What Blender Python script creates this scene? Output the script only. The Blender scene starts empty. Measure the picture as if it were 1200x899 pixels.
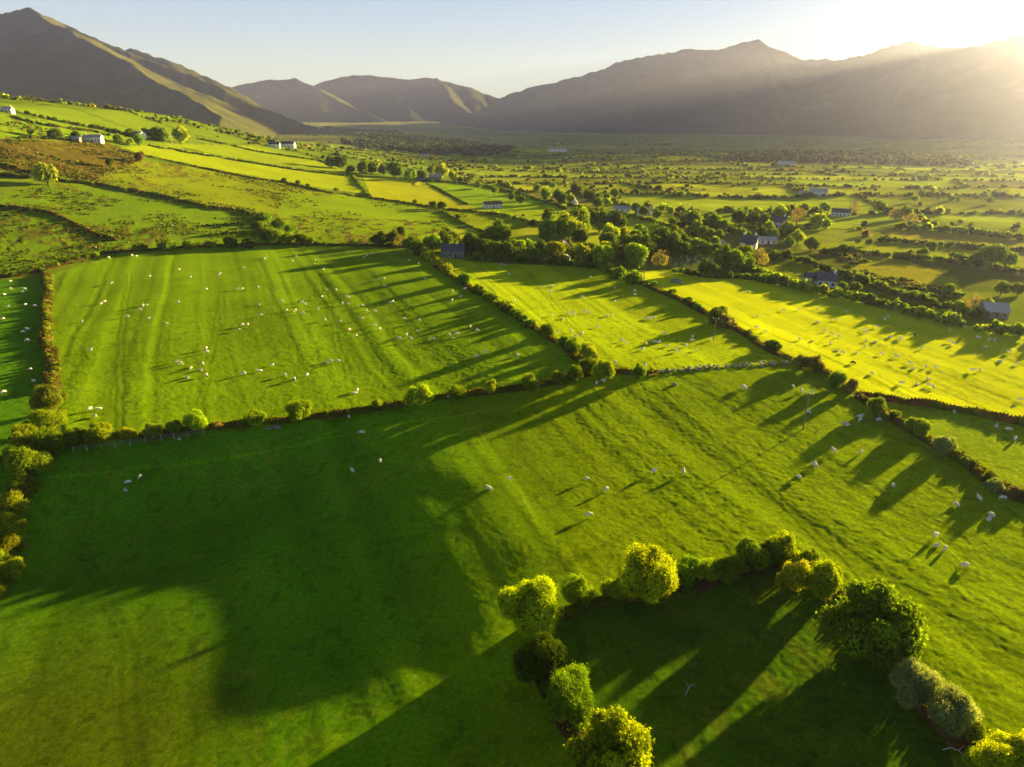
import bpy, bmesh, math, random
import numpy as np
from mathutils import Vector, Matrix

random.seed(7)
RNG = np.random.default_rng(11)
scene = bpy.context.scene
COL = scene.collection
rad = math.radians

# ------------------------------------------------------------------ camera numbers
IMG_W, IMG_H, FPX = 1200.0, 899.0, 800.0
PITCH = rad(20.8)
CAM_H = 60.0
SUN_AZ, SUN_EL = rad(49.0), rad(7.4)          # azimuth clockwise from +Y (the view direction)

# ------------------------------------------------------------------ noise
def _hash(ix, iy, seed):
    h = (ix.astype(np.int64) * 374761393 + iy.astype(np.int64) * 668265263 + seed * 1442695041) & 0xFFFFFFFF
    h = ((h ^ (h >> 13)) * 1274126177) & 0xFFFFFFFF
    h = h ^ (h >> 16)
    return (h & 0xFFFFFF).astype(np.float64) / float(0xFFFFFF)

def vnoise(x, y, seed=0):
    ix, iy = np.floor(x), np.floor(y)
    fx, fy = x - ix, y - iy
    u, v = fx * fx * (3 - 2 * fx), fy * fy * (3 - 2 * fy)
    a, b = _hash(ix, iy, seed), _hash(ix + 1, iy, seed)
    c, d = _hash(ix, iy + 1, seed), _hash(ix + 1, iy + 1, seed)
    return (a + (b - a) * u) * (1 - v) + (c + (d - c) * u) * v

def fbm(x, y, octaves=4, seed=0, gain=0.5):
    s, amp, tot = 0.0, 1.0, 0.0
    for k in range(octaves):
        s = s + amp * vnoise(x, y, seed + 17 * k)
        tot += amp
        amp *= gain
        x, y = x * 2.03 + 5.1, y * 2.03 - 3.7
    return s / tot

def sstep(a, b, x):
    t = np.clip((x - a) / (b - a), 0, 1)
    return t * t * (3 - 2 * t)

# ------------------------------------------------------------------ the lie of the land
SX, SY = math.sin(SUN_AZ), math.cos(SUN_AZ)

def terrain(x, y):
    x = np.asarray(x, float); y = np.asarray(y, float)
    xl = np.clip(-x, 0, 620)
    hill = (xl / 50.0) ** 2
    hill = np.where(xl > 430, 74 + (xl - 430) * 0.10, hill)
    z = hill * sstep(130, 600, y) * (1 - 0.8 * sstep(820, 1500, y))
    z = z + (fbm(x / 60, y / 60, 3, 3) - .5) * 2.2 * sstep(200, 420, y)
    z = z + (fbm(x / 300, y / 300, 3, 5) - .5) * 26 * sstep(650, 1500, y)
    z = z + (fbm(x / 35, y / 35, 2, 9) - .5) * 0.7
    # slow rise of the valley floor toward the foot of the mountains
    r = np.hypot(x, y)
    z = z + 60 * sstep(3500, 7500, r)
    # a low rise across the near pasture: the ground falls away from the sun behind it and comes up again
    s_ = x * SX + y * SY; l_ = -x * SY + y * SX
    l_ = l_ + (fbm(x / 25, y / 25, 2, 13) - .5) * 8
    d = 56 + .19 * (l_ - 57) - s_ + (fbm(x / 18, y / 18, 2, 14) - .5) * 8
    q = (x + 85) * -.345 + (y - 124) * .94                      # toward the hedge under the walled pasture
    win = sstep(38, 70, l_) * (1 - sstep(150, 190, l_)) * (1 - sstep(-26, -1, q))
    z = z - win * (5.9 + 3.6 * sstep(92, 124, l_)) * sstep(-8, 40, d) * (1 - .9 * sstep(95, 190, d))
    # swells under the hedge between the walled and middle pastures and under the next one
    for (ax, ay, bx, by, h_, w_) in ((-38, 285, 20, 165, 2.4, 34), (62, 265, 66, 150, 1.6, 30)):
        L2 = (bx - ax) ** 2 + (by - ay) ** 2
        t = np.clip(((x - ax) * (bx - ax) + (y - ay) * (by - ay)) / L2, 0, 1)
        dd = np.hypot(x - ax - t * (bx - ax), y - ay - t * (by - ay))
        z = z + h_ * np.exp(-(dd / w_) ** 2)
    return z

def ray_dirs(px, py):
    px = np.asarray(px, float); py = np.asarray(py, float)
    dx, dy = (px - IMG_W / 2) / FPX, -(py - IMG_H / 2) / FPX
    c, s = math.cos(PITCH), math.sin(PITCH)
    return dx, c + s * dy, -s + c * dy

T_STEPS = np.geomspace(35, 9000, 700)
def ground(px, py):
    """points of the land seen at photo coordinates (1200 x 899)"""
    px = np.atleast_1d(np.asarray(px, float)); py = np.atleast_1d(np.asarray(py, float))
    X, Y, Z = ray_dirs(px, py)
    t = T_STEPS[None, :]
    gx, gy = X[:, None] * t, Y[:, None] * t
    below = (CAM_H + Z[:, None] * t) < terrain(gx, gy)
    i = np.where(below.any(1), below.argmax(1), len(T_STEPS) - 1)
    lo, hi = T_STEPS[np.maximum(i - 1, 0)], T_STEPS[i]
    for _ in range(24):
        m = (lo + hi) / 2
        b = (CAM_H + Z * m) < terrain(X * m, Y * m)
        hi = np.where(b, m, hi); lo = np.where(b, lo, m)
    x, y = X * hi, Y * hi
    return np.stack([x, y, terrain(x, y)], 1)

def at(px, py):
    return ground([px], [py])[0]

def size_at(p, pixels):
    """metres spanned by that many photo pixels at point p"""
    c, s = math.cos(PITCH), math.sin(PITCH)
    depth = p[1] * c - (p[2] - CAM_H) * s
    return pixels * depth / FPX

def project(x, y, z):
    c, s = math.cos(PITCH), math.sin(PITCH)
    depth = y * c - (z - CAM_H) * s
    up = y * s + (z - CAM_H) * c
    return IMG_W / 2 + x / depth * FPX, IMG_H / 2 - up / depth * FPX

def inside(poly, x, y):
    """poly: (n,2) world points"""
    r = np.zeros(np.shape(x), bool)
    n = len(poly)
    for i in range(n):
        x0, y0 = poly[i]; x1, y1 = poly[(i + 1) % n]
        if y0 == y1: continue
        c = ((y0 > y) != (y1 > y)) & (x < (x1 - x0) * (y - y0) / (y1 - y0) + x0)
        r ^= c
    return r

def poly_world(pts):
    a = np.array(pts, float)
    return ground(a[:, 0], a[:, 1])[:, :2]

def dist_line(line, x, y):
    d = np.full(np.shape(x), 1e9)
    for (x0, y0), (x1, y1) in zip(line[:-1], line[1:]):
        L2 = (x1 - x0) ** 2 + (y1 - y0) ** 2 + 1e-9
        t = np.clip(((x - x0) * (x1 - x0) + (y - y0) * (y1 - y0)) / L2, 0, 1)
        d = np.minimum(d, np.hypot(x - x0 - t * (x1 - x0), y - y0 - t * (y1 - y0)))
    return d

# ------------------------------------------------------------------ object helpers
def mesh_np(name, V, F, col=None, smooth=False, mats=(), mat_idx=None):
    V = np.asarray(V, np.float32); F = np.asarray(F, np.int32)
    me = bpy.data.meshes.new(name)
    n, k = F.shape
    me.vertices.add(len(V)); me.vertices.foreach_set('co', V.ravel())
    me.loops.add(n * k); me.loops.foreach_set('vertex_index', F.ravel())
    me.polygons.add(n)
    me.polygons.foreach_set('loop_start', np.arange(0, n * k, k, dtype=np.int32))
    me.polygons.foreach_set('loop_total', np.full(n, k, np.int32))
    for m in mats: me.materials.append(m)
    if mat_idx is not None: me.polygons.foreach_set('material_index', np.asarray(mat_idx, np.int32))
    if smooth: me.polygons.foreach_set('use_smooth', np.ones(n, bool))
    me.update(calc_edges=True)
    if col is not None:
        c = np.ones((len(V), 4), np.float32); c[:, :col.shape[1]] = col
        a = me.color_attributes.new('Col', 'FLOAT_COLOR', 'POINT')
        a.data.foreach_set('color', c.ravel())
    return me

def link(name, me, parent=None, loc=None):
    o = bpy.data.objects.new(name, me)
    COL.objects.link(o)
    if parent is not None: o.parent = parent
    if loc is not None: o.location = loc
    return o

def empty(name, loc, rz=0.0):
    o = bpy.data.objects.new(name, None)
    COL.objects.link(o); o.location = loc; o.rotation_euler = (0, 0, rz)
    o.empty_display_size = 0.5
    return o

def tag(o, label=None, cat=None, group=None, kind=None):
    if label: o['label'] = label
    if cat: o['category'] = cat
    if group: o['group'] = group
    if kind: o['kind'] = kind
    return o

class MB:
    """collects boxes, prisms and tubes with a material slot each, then links them as ONE mesh"""
    def __init__(s): s.V = []; s.F = []; s.M = []
    def add(s, vs, fs, m=0):
        b = len(s.V); s.V += [tuple(v) for v in vs]
        for f in fs: s.F.append(tuple(b + i for i in f)); s.M.append(m)
    def box(s, x0, x1, y0, y1, z0, z1, m=0):
        s.add([(x0,y0,z0),(x1,y0,z0),(x1,y1,z0),(x0,y1,z0),(x0,y0,z1),(x1,y0,z1),(x1,y1,z1),(x0,y1,z1)],
              [(0,3,2,1),(4,5,6,7),(0,1,5,4),(1,2,6,5),(2,3,7,6),(3,0,4,7)], m)
    def tube(s, pts, rads, n=8, m=0, cap=True):
        pts = [Vector(p) for p in pts]; rings = []
        for i, p in enumerate(pts):
            d = (pts[min(i + 1, len(pts) - 1)] - pts[max(i - 1, 0)]).normalized()
            a = d.orthogonal().normalized() if abs(d.z) > .9 else d.cross(Vector((0, 0, 1))).normalized()
            if abs(d.z) > .9: a = Vector((1, 0, 0)); a = (a - d * a.dot(d)).normalized()
            b = d.cross(a)
            rings.append([p + (a * math.cos(6.28318 * k / n) + b * math.sin(6.28318 * k / n)) * rads[i] for k in range(n)])
        vs = [v for r in rings for v in r]; fs = []
        for i in range(len(rings) - 1):
            for k in range(n):
                fs.append((i*n+k, i*n+(k+1) % n, (i+1)*n+(k+1) % n, (i+1)*n+k))
        if cap:
            fs.append(tuple(range(n))[::-1]); fs.append(tuple((len(rings)-1)*n + k for k in range(n)))
        s.add(vs, fs, m)
    def mesh(s, name, mats, smooth=False):
        me = bpy.data.meshes.new(name)
        me.from_pydata(s.V, [], s.F); 
        for m in mats: me.materials.append(m)
        for p, k in zip(me.polygons, s.M):
            p.material_index = k; p.use_smooth = smooth
        me.update()
        return me
    def build(s, name, mats, parent=None, loc=None, smooth=False):
        return link(name, s.mesh(name, mats if isinstance(mats, (list, tuple)) else [mats], smooth), parent, loc)

# ------------------------------------------------------------------ node helper
def new_mat(name):
    m = bpy.data.materials.new(name); m.use_nodes = True
    nt = m.node_tree; nt.nodes.clear()
    out = nt.nodes.new('ShaderNodeOutputMaterial')
    return m, nt, out

def N(nt, typ, **kw):
    n = nt.nodes.new(typ)
    for k, v in kw.items():
        if k in ('op', 'operation'): n.operation = v
        elif hasattr(n, k) and k not in n.inputs: setattr(n, k, v)
        else: n.inputs[k].default_value = v
    return n

def vmath(nt, op, a, b=None):
    n = nt.nodes.new('ShaderNodeVectorMath'); n.operation = op
    for i, v in enumerate((a, b)):
        if v is None: continue
        if isinstance(v, (tuple, list)): n.inputs[i].default_value = v
        else: nt.links.new(v, n.inputs[i])
    return n.outputs[0]

def fmath(nt, op, a, b=None):
    n = nt.nodes.new('ShaderNodeMath'); n.operation = op
    for i, v in enumerate((a, b)):
        if v is None: continue
        if isinstance(v, (int, float)): n.inputs[i].default_value = v
        else: nt.links.new(v, n.inputs[i])
    return n.outputs[0]

def mixcol(nt, blend, fac, a, b):
    n = nt.nodes.new('ShaderNodeMix'); n.data_type = 'RGBA'; n.blend_type = blend
    for i, v in ((0, fac), (6, a), (7, b)):
        if isinstance(v, (int, float)): n.inputs[i].default_value = v
        elif isinstance(v, (tuple, list)): n.inputs[i].default_value = v
        else: nt.links.new(v, n.inputs[i])
    return n.outputs[2]

def noise(nt, vec, scale, detail=3.0, rough=.55):
    n = nt.nodes.new('ShaderNodeTexNoise')
    n.inputs['Scale'].default_value = scale; n.inputs['Detail'].default_value = detail
    n.inputs['Roughness'].default_value = rough
    if vec is not None: nt.links.new(vec, n.inputs['Vector'])
    return n

def ramp(nt, fac, stops):
    n = nt.nodes.new('ShaderNodeValToRGB')
    el = n.color_ramp.elements
    while len(el) > 1: el.remove(el[-1])
    el[0].position, el[0].color = stops[0][0], stops[0][1]
    for p, c in stops[1:]:
        e = el.new(p); e.color = c
    nt.links.new(fac, n.inputs[0])
    return n.outputs[0]

def simple_mat(name, col, rough=.8, var=.25, scale=3.0, spec=.3):
    m, nt, out = new_mat(name)
    tc = nt.nodes.new('ShaderNodeTexCoord')
    nz = noise(nt, tc.outputs['Object'], scale, 4)
    f = ramp(nt, nz.outputs['Fac'], [(.3, (1 - var,) * 3 + (1,)), (.7, (1 + var,) * 3 + (1,))])
    c = mixcol(nt, 'MULTIPLY', 1.0, (*col, 1), f)
    b = nt.nodes.new('ShaderNodeBsdfPrincipled')
    nt.links.new(c, b.inputs['Base Color']); b.inputs['Roughness'].default_value = rough
    b.inputs['Specular IOR Level'].default_value = spec
    nt.links.new(b.outputs[0], out.inputs[0])
    return m

# ------------------------------------------------------------------ render settings, camera, world, sun
scene.view_settings.view_transform = 'Standard'
scene.view_settings.look = 'None'
scene.view_settings.exposure = 0
scene.render.engine = 'CYCLES'
cy = scene.cycles
cy.max_bounces = 5; cy.diffuse_bounces = 2; cy.glossy_bounces = 1; cy.transmission_bounces = 2
cy.transparent_max_bounces = 4; cy.volume_bounces = 0
cy.use_denoising = True
try: cy.denoiser = 'OPENIMAGEDENOISE'
except Exception: pass
cy.caustics_reflective = False; cy.caustics_refractive = False

cam = bpy.data.cameras.new('camera')
cam.sensor_width = 36; cam.lens = 36 * FPX / IMG_W
cam.clip_end = 60000; cam.clip_start = .5
co = bpy.data.objects.new('camera', cam); COL.objects.link(co)
co.location = (0, 0, CAM_H); co.rotation_euler = (math.pi / 2 - PITCH, 0, 0)
scene.camera = co

SKY_STRENGTH, SUN_STRENGTH = 0.15, 19.0
w = bpy.data.worlds.new('World'); scene.world = w; w.use_nodes = True
nt = w.node_tree; nt.nodes.clear()
wo = nt.nodes.new('ShaderNodeOutputWorld'); bg = nt.nodes.new('ShaderNodeBackground')
sky = nt.nodes.new('ShaderNodeTexSky'); sky.sky_type = 'NISHITA'; sky.sun_disc = False
sky.sun_elevation = SUN_EL; sky.sun_rotation = SUN_AZ
sky.air_density = 1.15; sky.dust_density = 0.7; sky.ozone_density = 3.0
bg.inputs['Strength'].default_value = SKY_STRENGTH
tcw = nt.nodes.new('ShaderNodeTexCoord'); sep = nt.nodes.new('ShaderNodeSeparateXYZ')
nt.links.new(tcw.outputs['Generated'], sep.inputs[0])
grad = ramp(nt, sep.outputs['Z'], [(0.0, (1.15, 1.25, 1.6, 1)), (.24, (1.12, 1.22, 1.5, 1)), (.45, (.28, .33, .40, 1)), (1, (.18, .22, .28, 1))])
skm = mixcol(nt, 'MULTIPLY', 1.0, sky.outputs[0], grad)
pale = ramp(nt, sep.outputs['Z'], [(0.0, (5.6, 5.7, 5.9, 1)), (.08, (4.5, 5.3, 6.6, 1)), (.22, (2.1, 3.3, 5.7, 1)), (.42, (.42, .62, 1.1, 1)), (1, (.2, .32, .6, 1))])
skc = mixcol(nt, 'MIX', .94, skm, pale)
hsv = nt.nodes.new('ShaderNodeHueSaturation'); hsv.inputs['Saturation'].default_value = .85
nt.links.new(skc, hsv.inputs['Color']); hsv.inputs['Saturation'].default_value = 1.0
nt.links.new(hsv.outputs[0], bg.inputs[0]); nt.links.new(bg.outputs[0], wo.inputs[0])

sl = bpy.data.lights.new('sun', 'SUN'); sl.energy = SUN_STRENGTH; sl.angle = rad(1.0); sl.color = (1, .72, .28)
so = bpy.data.objects.new('sun', sl); COL.objects.link(so)
sd = Vector((SX * math.cos(SUN_EL), SY * math.cos(SUN_EL), math.sin(SUN_EL)))
so.rotation_euler = sd.to_track_quat('Z', 'Y').to_euler(); so.location = (60, 60, 120)

# haze filling the valley
mh, nt, out = new_mat('valley haze')
va = nt.nodes.new('ShaderNodeAddShader')
for k, (c_, d_, g_) in enumerate([((.90, .72, .72, 1), 4.6e-5, .83), ((.05, .22, .80, 1), 9e-5, .05)]):   # moist haze and clear air
    vs = nt.nodes.new('ShaderNodeVolumeScatter')
    vs.inputs['Color'].default_value = c_; vs.inputs['Density'].default_value = d_; vs.inputs['Anisotropy'].default_value = g_
    nt.links.new(vs.outputs[0], va.inputs[k])
nt.links.new(va.outputs[0], out.inputs['Volume'])
mb = MB(); mb.box(-7000, 7000, -1500, 6300, -80, 520)
hz = tag(mb.build('haze', mh), kind='structure')
# ================================================================== fields: photo outlines of the pastures
FIELDS = {   # name: (outline in photo pixels, linear colour)
 'walled pasture': ([(62,322),(130,300),(200,290),(370,287),(480,285),(520,315),(575,350),(640,390),(705,436),(650,445),(575,458),(490,470),(350,490),(300,497),(180,512),(80,520),(60,440),(55,380)], (.165,.30,.002)),
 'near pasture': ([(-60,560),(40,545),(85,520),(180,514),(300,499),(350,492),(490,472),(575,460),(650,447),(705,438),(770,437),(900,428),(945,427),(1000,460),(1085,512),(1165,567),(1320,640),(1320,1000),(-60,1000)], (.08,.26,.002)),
 'middle pasture': ([(500,296),(560,308),(690,312),(740,327),(830,367),(910,412),(945,425),(900,427),(770,436),(710,434),(655,400),(600,366),(535,325)], (.31,.44,.002)),
 'long pasture': ([(712,314),(800,320),(900,331),(1000,350),(1100,375),(1320,420),(1320,515),(1200,494),(1100,475),(1010,462),(950,428),(880,395),(800,350)], (.50,.61,.002)),
 'far right strip': ([(1010,463),(1100,476),(1200,496),(1320,517),(1320,640),(1200,580),(1140,545),(1085,510),(1030,476)], (.22,.34,.004)),
 'dark pasture': ([(-60,335),(48,325),(55,380),(58,440),(50,500),(30,545),(-60,570)], (.085,.23,.004)),
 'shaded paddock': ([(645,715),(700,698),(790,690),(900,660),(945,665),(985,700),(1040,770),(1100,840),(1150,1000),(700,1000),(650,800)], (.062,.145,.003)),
 'rough pasture': ([(-60,245),(60,215),(160,226),(245,243),(300,255),(320,280),(190,290),(40,318),(-60,325)], (.15,.27,.006)),
 'moor': ([(-60,165),(60,165),(125,168),(168,187),(140,200),(110,213),(60,212),(0,200),(-60,240)], (.16,.17,.015)),
 'upper pasture': ([(110,212),(165,188),(250,200),(330,213),(376,223),(335,229),(325,250),(300,254),(200,231)], (.21,.29,.006)),
 'rushy pasture': ([(335,228),(375,223),(475,237),(550,248),(552,266),(500,275),(430,285),(340,280),(325,250)], (.20,.32,.004)),
 'yellow strip': ([(140,174),(175,170),(300,190),(410,206),(428,229),(330,211)], (.28,.38,.004)),
 'yellow field': ([(425,208),(500,215),(545,240),(575,249),(520,243),(435,230)], (.33,.39,.004)),
 'green field': ([(504,214),(560,218),(625,232),(660,242),(600,250),(570,247),(546,239)], (.20,.35,.006)),
 'upper strip': ([(180,168),(300,172),(395,194),(407,204),(300,189)], (.24,.34,.006)),
 'top field': ([(-60,130),(30,138),(100,152),(150,160),(120,165),(0,163),(-60,165)], (.18,.31,.006)),
 'cottage field': ([(515,247),(580,252),(620,262),(600,282),(560,275),(552,265)], (.25,.34,.004)),
 'tree field': ([(600,243),(650,240),(720,250),(770,262),(840,285),(800,292),(740,275),(660,262),(625,262)], (.29,.42,.004)),
 'house field': ([(880,300),(940,305),(1000,322),(960,330),(890,320)], (.25,.31,.006)),
 'lit scrub field': ([(980,298),(1050,302),(1120,325),(1130,345),(1060,340),(1000,318)], (.31,.33,.012)),
 'low field': ([(960,285),(1050,285),(1200,300),(1320,310),(1320,325),(1180,312),(1050,300),(965,295)], (.27,.34,.01)),
 'plain field': ([(1030,268),(1200,280),(1320,285),(1320,300),(1180,290),(1040,278)], (.33,.31,.03)),
}
FW = {k: poly_world(v[0]) for k, v in FIELDS.items()}

def far_cells(x, y):
    """irregular patchwork of small fields: returns (cell hash a, cell hash b, distance to the cell edge in metres)"""
    wx = x + (fbm(x / 420, y / 420, 2, 41) - .5) * 240
    wy = y + (fbm(x / 420, y / 420, 2, 43) - .5) * 240
    a = rad(-14)
    u, v = wx * math.cos(a) + wy * math.sin(a), -wx * math.sin(a) + wy * math.cos(a)
    ch = 95.0
    row = np.floor(v / ch)
    off = _hash(row, row * 0, 51) * 300
    cw = 110 + 150 * _hash(row, row * 0, 52)
    c = np.floor((u + off) / cw)
    fu = (u + off) - c * cw; fv = v - row * ch
    edge = np.minimum(np.minimum(fu, cw - fu), np.minimum(fv, ch - fv))
    return _hash(row, c, 53), _hash(row, c, 54), edge

# ================================================================== the ground: one sheet out to the mountains
azf = np.linspace(rad(-43), rad(43), 1000)
azc1 = np.linspace(rad(43), rad(317), 62)[1:-1]
AZ = np.concatenate([azf, azc1])
R = [2.0]
while R[-1] < 16000:
    r = R[-1]
    if r < 42: d = 2.5
    elif r < 900: d = max(.26, 1.7e-5 * r * r)
    else: d = .018 * r
    R.append(r + d)
R = np.array(R)
gx = R[:, None] * np.sin(AZ)[None, :]; gy = R[:, None] * np.cos(AZ)[None, :]
gz = terrain(gx, gy)
rr = np.hypot(gx, gy)

# base colour
n1 = fbm(gx / 90, gy / 90, 3, 21); n2 = fbm(gx / 14, gy / 14, 3, 22); n3 = fbm(gx / 2.2, gy / 2.2, 2, 23)
C = np.empty(gx.shape + (3,))
C[:] = (.13, .20, .008)
ca, cb, ce = far_cells(gx, gy)
bright = np.stack([.27 + .12 * cb, .40 + .06 * cb, .02 + 0 * cb], -1)
mid = np.stack([.19 + .08 * cb, .28 + .05 * cb, .025 + 0 * cb], -1)
rough = np.stack([.17 + .05 * cb, .18 + .03 * cb, .04 + 0 * cb], -1)
far = np.where((ca < .48)[..., None], bright, np.where((ca < .78)[..., None], mid, rough))
far = far * (.72 + .56 * n2)[..., None]
scrub = sstep(.45, .6, fbm(gx / 130, gy / 130, 3, 61))
far = far * (1 - .35 * scrub[..., None])
edge_dark = (1 - sstep(1.5, 6.0, ce))
far = far * (1 - .5 * edge_dark[..., None])
lh = sstep(30, 110, -gx) * (1 - sstep(1200, 1700, rr))
far = far * (1 - lh[..., None]) + (np.array((.17, .27, .012)) * (.75 + .3 * cb + .3 * n2 - .15)[..., None]) * lh[..., None] * (1 - .4 * edge_dark[..., None])
# moorland plain beyond the last fields
mo = sstep(1650, 2300, rr + (n1 - .5) * 900)[..., None]
moor = np.stack([.20 + .05 * n1, .24 + .045 * n1, .06 + .02 * n1], -1) * (.7 + .6 * fbm(gx / 300, gy / 700, 3, 62))[..., None]
far = far * (1 - mo) + moor * mo
wf = sstep(260, 420, rr)[..., None]
C = C * (1 - wf) + far * wf
tuft = np.zeros(gx.shape)
for k, (pp, c) in FIELDS.items():
    w_ = FW[k]
    bb = (gx > w_[:, 0].min()) & (gx < w_[:, 0].max()) & (gy > w_[:, 1].min()) & (gy < w_[:, 1].max())
    idx = np.nonzero(bb)
    ins = inside(w_, gx[idx], gy[idx])
    ii = tuple(a[ins] for a in idx)
    X, Y = gx[ii], gy[ii]
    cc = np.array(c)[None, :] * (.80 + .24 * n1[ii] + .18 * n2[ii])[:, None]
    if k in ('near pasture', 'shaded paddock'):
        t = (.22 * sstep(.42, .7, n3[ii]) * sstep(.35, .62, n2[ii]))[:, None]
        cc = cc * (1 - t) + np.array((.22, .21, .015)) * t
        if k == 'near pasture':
            sun_tint = (sstep(-38, 12, X + (n1[ii] - .5) * 20) * .85)[:, None]  # sunlight painted into the grass: yellower and brighter toward the right
            cc = cc * (1 - sun_tint) + np.array((.205, .305, .001)) * (.80 + .24 * n1[ii] + .18 * n2[ii])[:, None] * sun_tint
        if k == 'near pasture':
            shade_tint = ((1 - sstep(-62, -26, X)) * (1 - sstep(74, 110, Y)) * .8)[:, None]  # painted shade: grass colour darkened at the near left
            cc = cc * (1 - shade_tint) + np.array((.062, .125, .002)) * (.80 + .24 * n1[ii] + .18 * n2[ii])[:, None] * shade_tint
        dim_olive = sstep(0, .9, 1 - np.hypot((X + 46) / 34, (Y - 56) / 32))[:, None] * .7  # olive grass, its colour darkened to imitate weak grazing sun
        cc = cc * (1 - dim_olive) + np.array((.082, .105, .002)) * dim_olive * (.85 + .25 * n3[ii])[:, None]
    if k in ('rough pasture', 'moor', 'upper pasture', 'top field', 'rushy pasture', 'lit scrub field'):
        if k == 'rushy pasture':
            m = fbm(X / 5, Y / 5, 2, 71)
            t = sstep(.60, .66, m) * sstep(.40, .55, fbm(X / 60, Y / 60, 2, 73)) * .9
        else:
            m = fbm(X / 5, Y / 8, 4, 71, .7)
            th = {'moor': .36, 'rough pasture': .53, 'upper pasture': .57, 'top field': .66, 'lit scrub field': .6}[k]
            t = .75 * sstep(th, th + .12, m + .5 * (fbm(X / 70, Y / 70, 2, 74) - .5))
        br = np.array((.13, .10, .02)) * (.5 + fbm(X / 3, Y / 3, 2, 72))[:, None]
        cc = cc * (1 - t[:, None]) + br * t[:, None]
        tuft[ii] = t
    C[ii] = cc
# wheel tracks, sheep paths, the painted glint of a wire and the darker spots where sheep have been
def track_or_glint(pts, off, w_, k):
    global C
    ln = poly_world(pts)
    m = (gx > ln[:, 0].min() - 9) & (gx < ln[:, 0].max() + 9) & (gy > ln[:, 1].min() - 9) & (gy < ln[:, 1].max() + 9)
    ii = np.nonzero(m); X, Y = gx[ii], gy[ii]
    X = X + (fbm(X / 9, Y / 9, 2, 95) - .5) * 1.6
    for o in off:
        l2 = ln + np.array([o, 0])
        C[ii] *= (1 + k * np.exp(-(dist_line(l2, X, Y) / w_) ** 2) * (.3 + 1.2 * n2[ii]))[:, None]
for pts, off, w_, k in [([(142,500),(140,430),(146,360),(152,320)], (-.9, .9), .35, -.4), ([(235,495),(245,420),(262,340)], (-.9, .9), .3, -.3), ([(420,480),(395,400),(372,300)], (-.9, .9), .35, -.35),
        ([(770,452),(850,520),(930,600),(1010,690),(1110,820)], (-.9, .9), .35, -.45), ([(1000,690),(1060,745),(1130,830),(1200,890)], (-1.2, -.2, .8), .3, -.4), ([(560,500),(600,560),(640,640)], (0,), .4, .35),
        ([(60,560),(200,545),(400,510),(640,470),(760,452)], (0,), .35, .35), ([(100,650),(150,760),(160,899)], (-.9, .9), .5, -.2), ([(720,430),(660,370),(620,318)], (-.9, .9), .35, -.3), ([(860,360),(1000,420),(1190,478)], (-.9, .9), .4, -.3),
        ([(1095,625),(1112,643),(1130,662)], (0,), .15, .8)]:  # last line: glint of a sunlit overhead wire, painted on the grass
    track_or_glint(pts, off, w_, k)
spots = sstep(.74, .80, vnoise(gx / 1.4, gy / 1.4, 96)) * (1 - sstep(200, 320, rr))
C *= (1 - .22 * spots)[..., None]
patch = fbm(gx / 7, gy / 7, 3, 97)
C *= (1 + .3 * np.clip(patch - .5, -.25, .25) * (1 - sstep(260, 420, rr)))[..., None]
# tread: bare strip along field edges, mowing/rolling stripes as slight real ridges
def stripes(name, p0, p1, width, amp, seed):
    """long low ridges running along the direction p0 -> p1 (photo points)"""
    a, b = at(*p0), at(*p1)
    d = (b - a)[:2]; d /= np.hypot(*d); nrm = np.array([-d[1], d[0]])
    s_ = gx * nrm[0] + gy * nrm[1]
    l_ = gx * d[0] + gy * d[1]
    s_ = s_ + (fbm(l_ / 60, s_ / 60, 2, seed) - .5) * 5
    f = fbm(s_ / width, l_ / 900, 3, seed + 1, .6) - .5
    w_ = FW[name]
    return np.where(inside(w_, gx, gy), f * amp, 0), f
h1, f1 = stripes('walled pasture', (205,500), (215,330), 7, .4, 81)
h2, f2 = stripes('near pasture', (560,480), (700,640), 8, .45, 83)
h3, f3 = stripes('middle pasture', (720,430), (600,330), 7, .5, 85)
h4, f4 = stripes('long pasture', (1150,480), (850,350), 6, .5, 87)
stripe = h1 / .4 + h2 / .45 + h3 / .5 + h4 / .5
C *= (1 + .5 * np.clip(stripe, -.4, .4))[..., None]
gz2 = gz + h1 + h2 + h3 + h4
# grass tufts: real small relief that catches the low sun
tw = (1 - sstep(300, 700, rr)) * (1 - .72 * (1 - sstep(-4, 26, gx)) * (1 - sstep(125, 150, gy)))
gz2 = gz2 + tw * ((fbm(gx / .75, gy / .75, 2, 31) - .5) * .11 + (fbm(gx / 3.1, gy / 3.1, 2, 33) - .5) * .05)
gz2 = gz2 + tuft * .5 * (fbm(gx / 4, gy / 4, 2, 34))
gz2 = gz2 + (1 - sstep(3000, 4000, rr)) * sstep(420, 700, rr) * edge_dark * 1.0
V = np.stack([gx, gy, gz2], -1).reshape(-1, 3)
nr, na = gx.shape
i, j = np.meshgrid(np.arange(nr - 1), np.arange(na), indexing='ij')
jn = (j + 1) % na
F = np.stack([i * na + j, i * na + jn, (i + 1) * na + jn, (i + 1) * na + j], -1).reshape(-1, 4)[:, ::-1]

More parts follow.
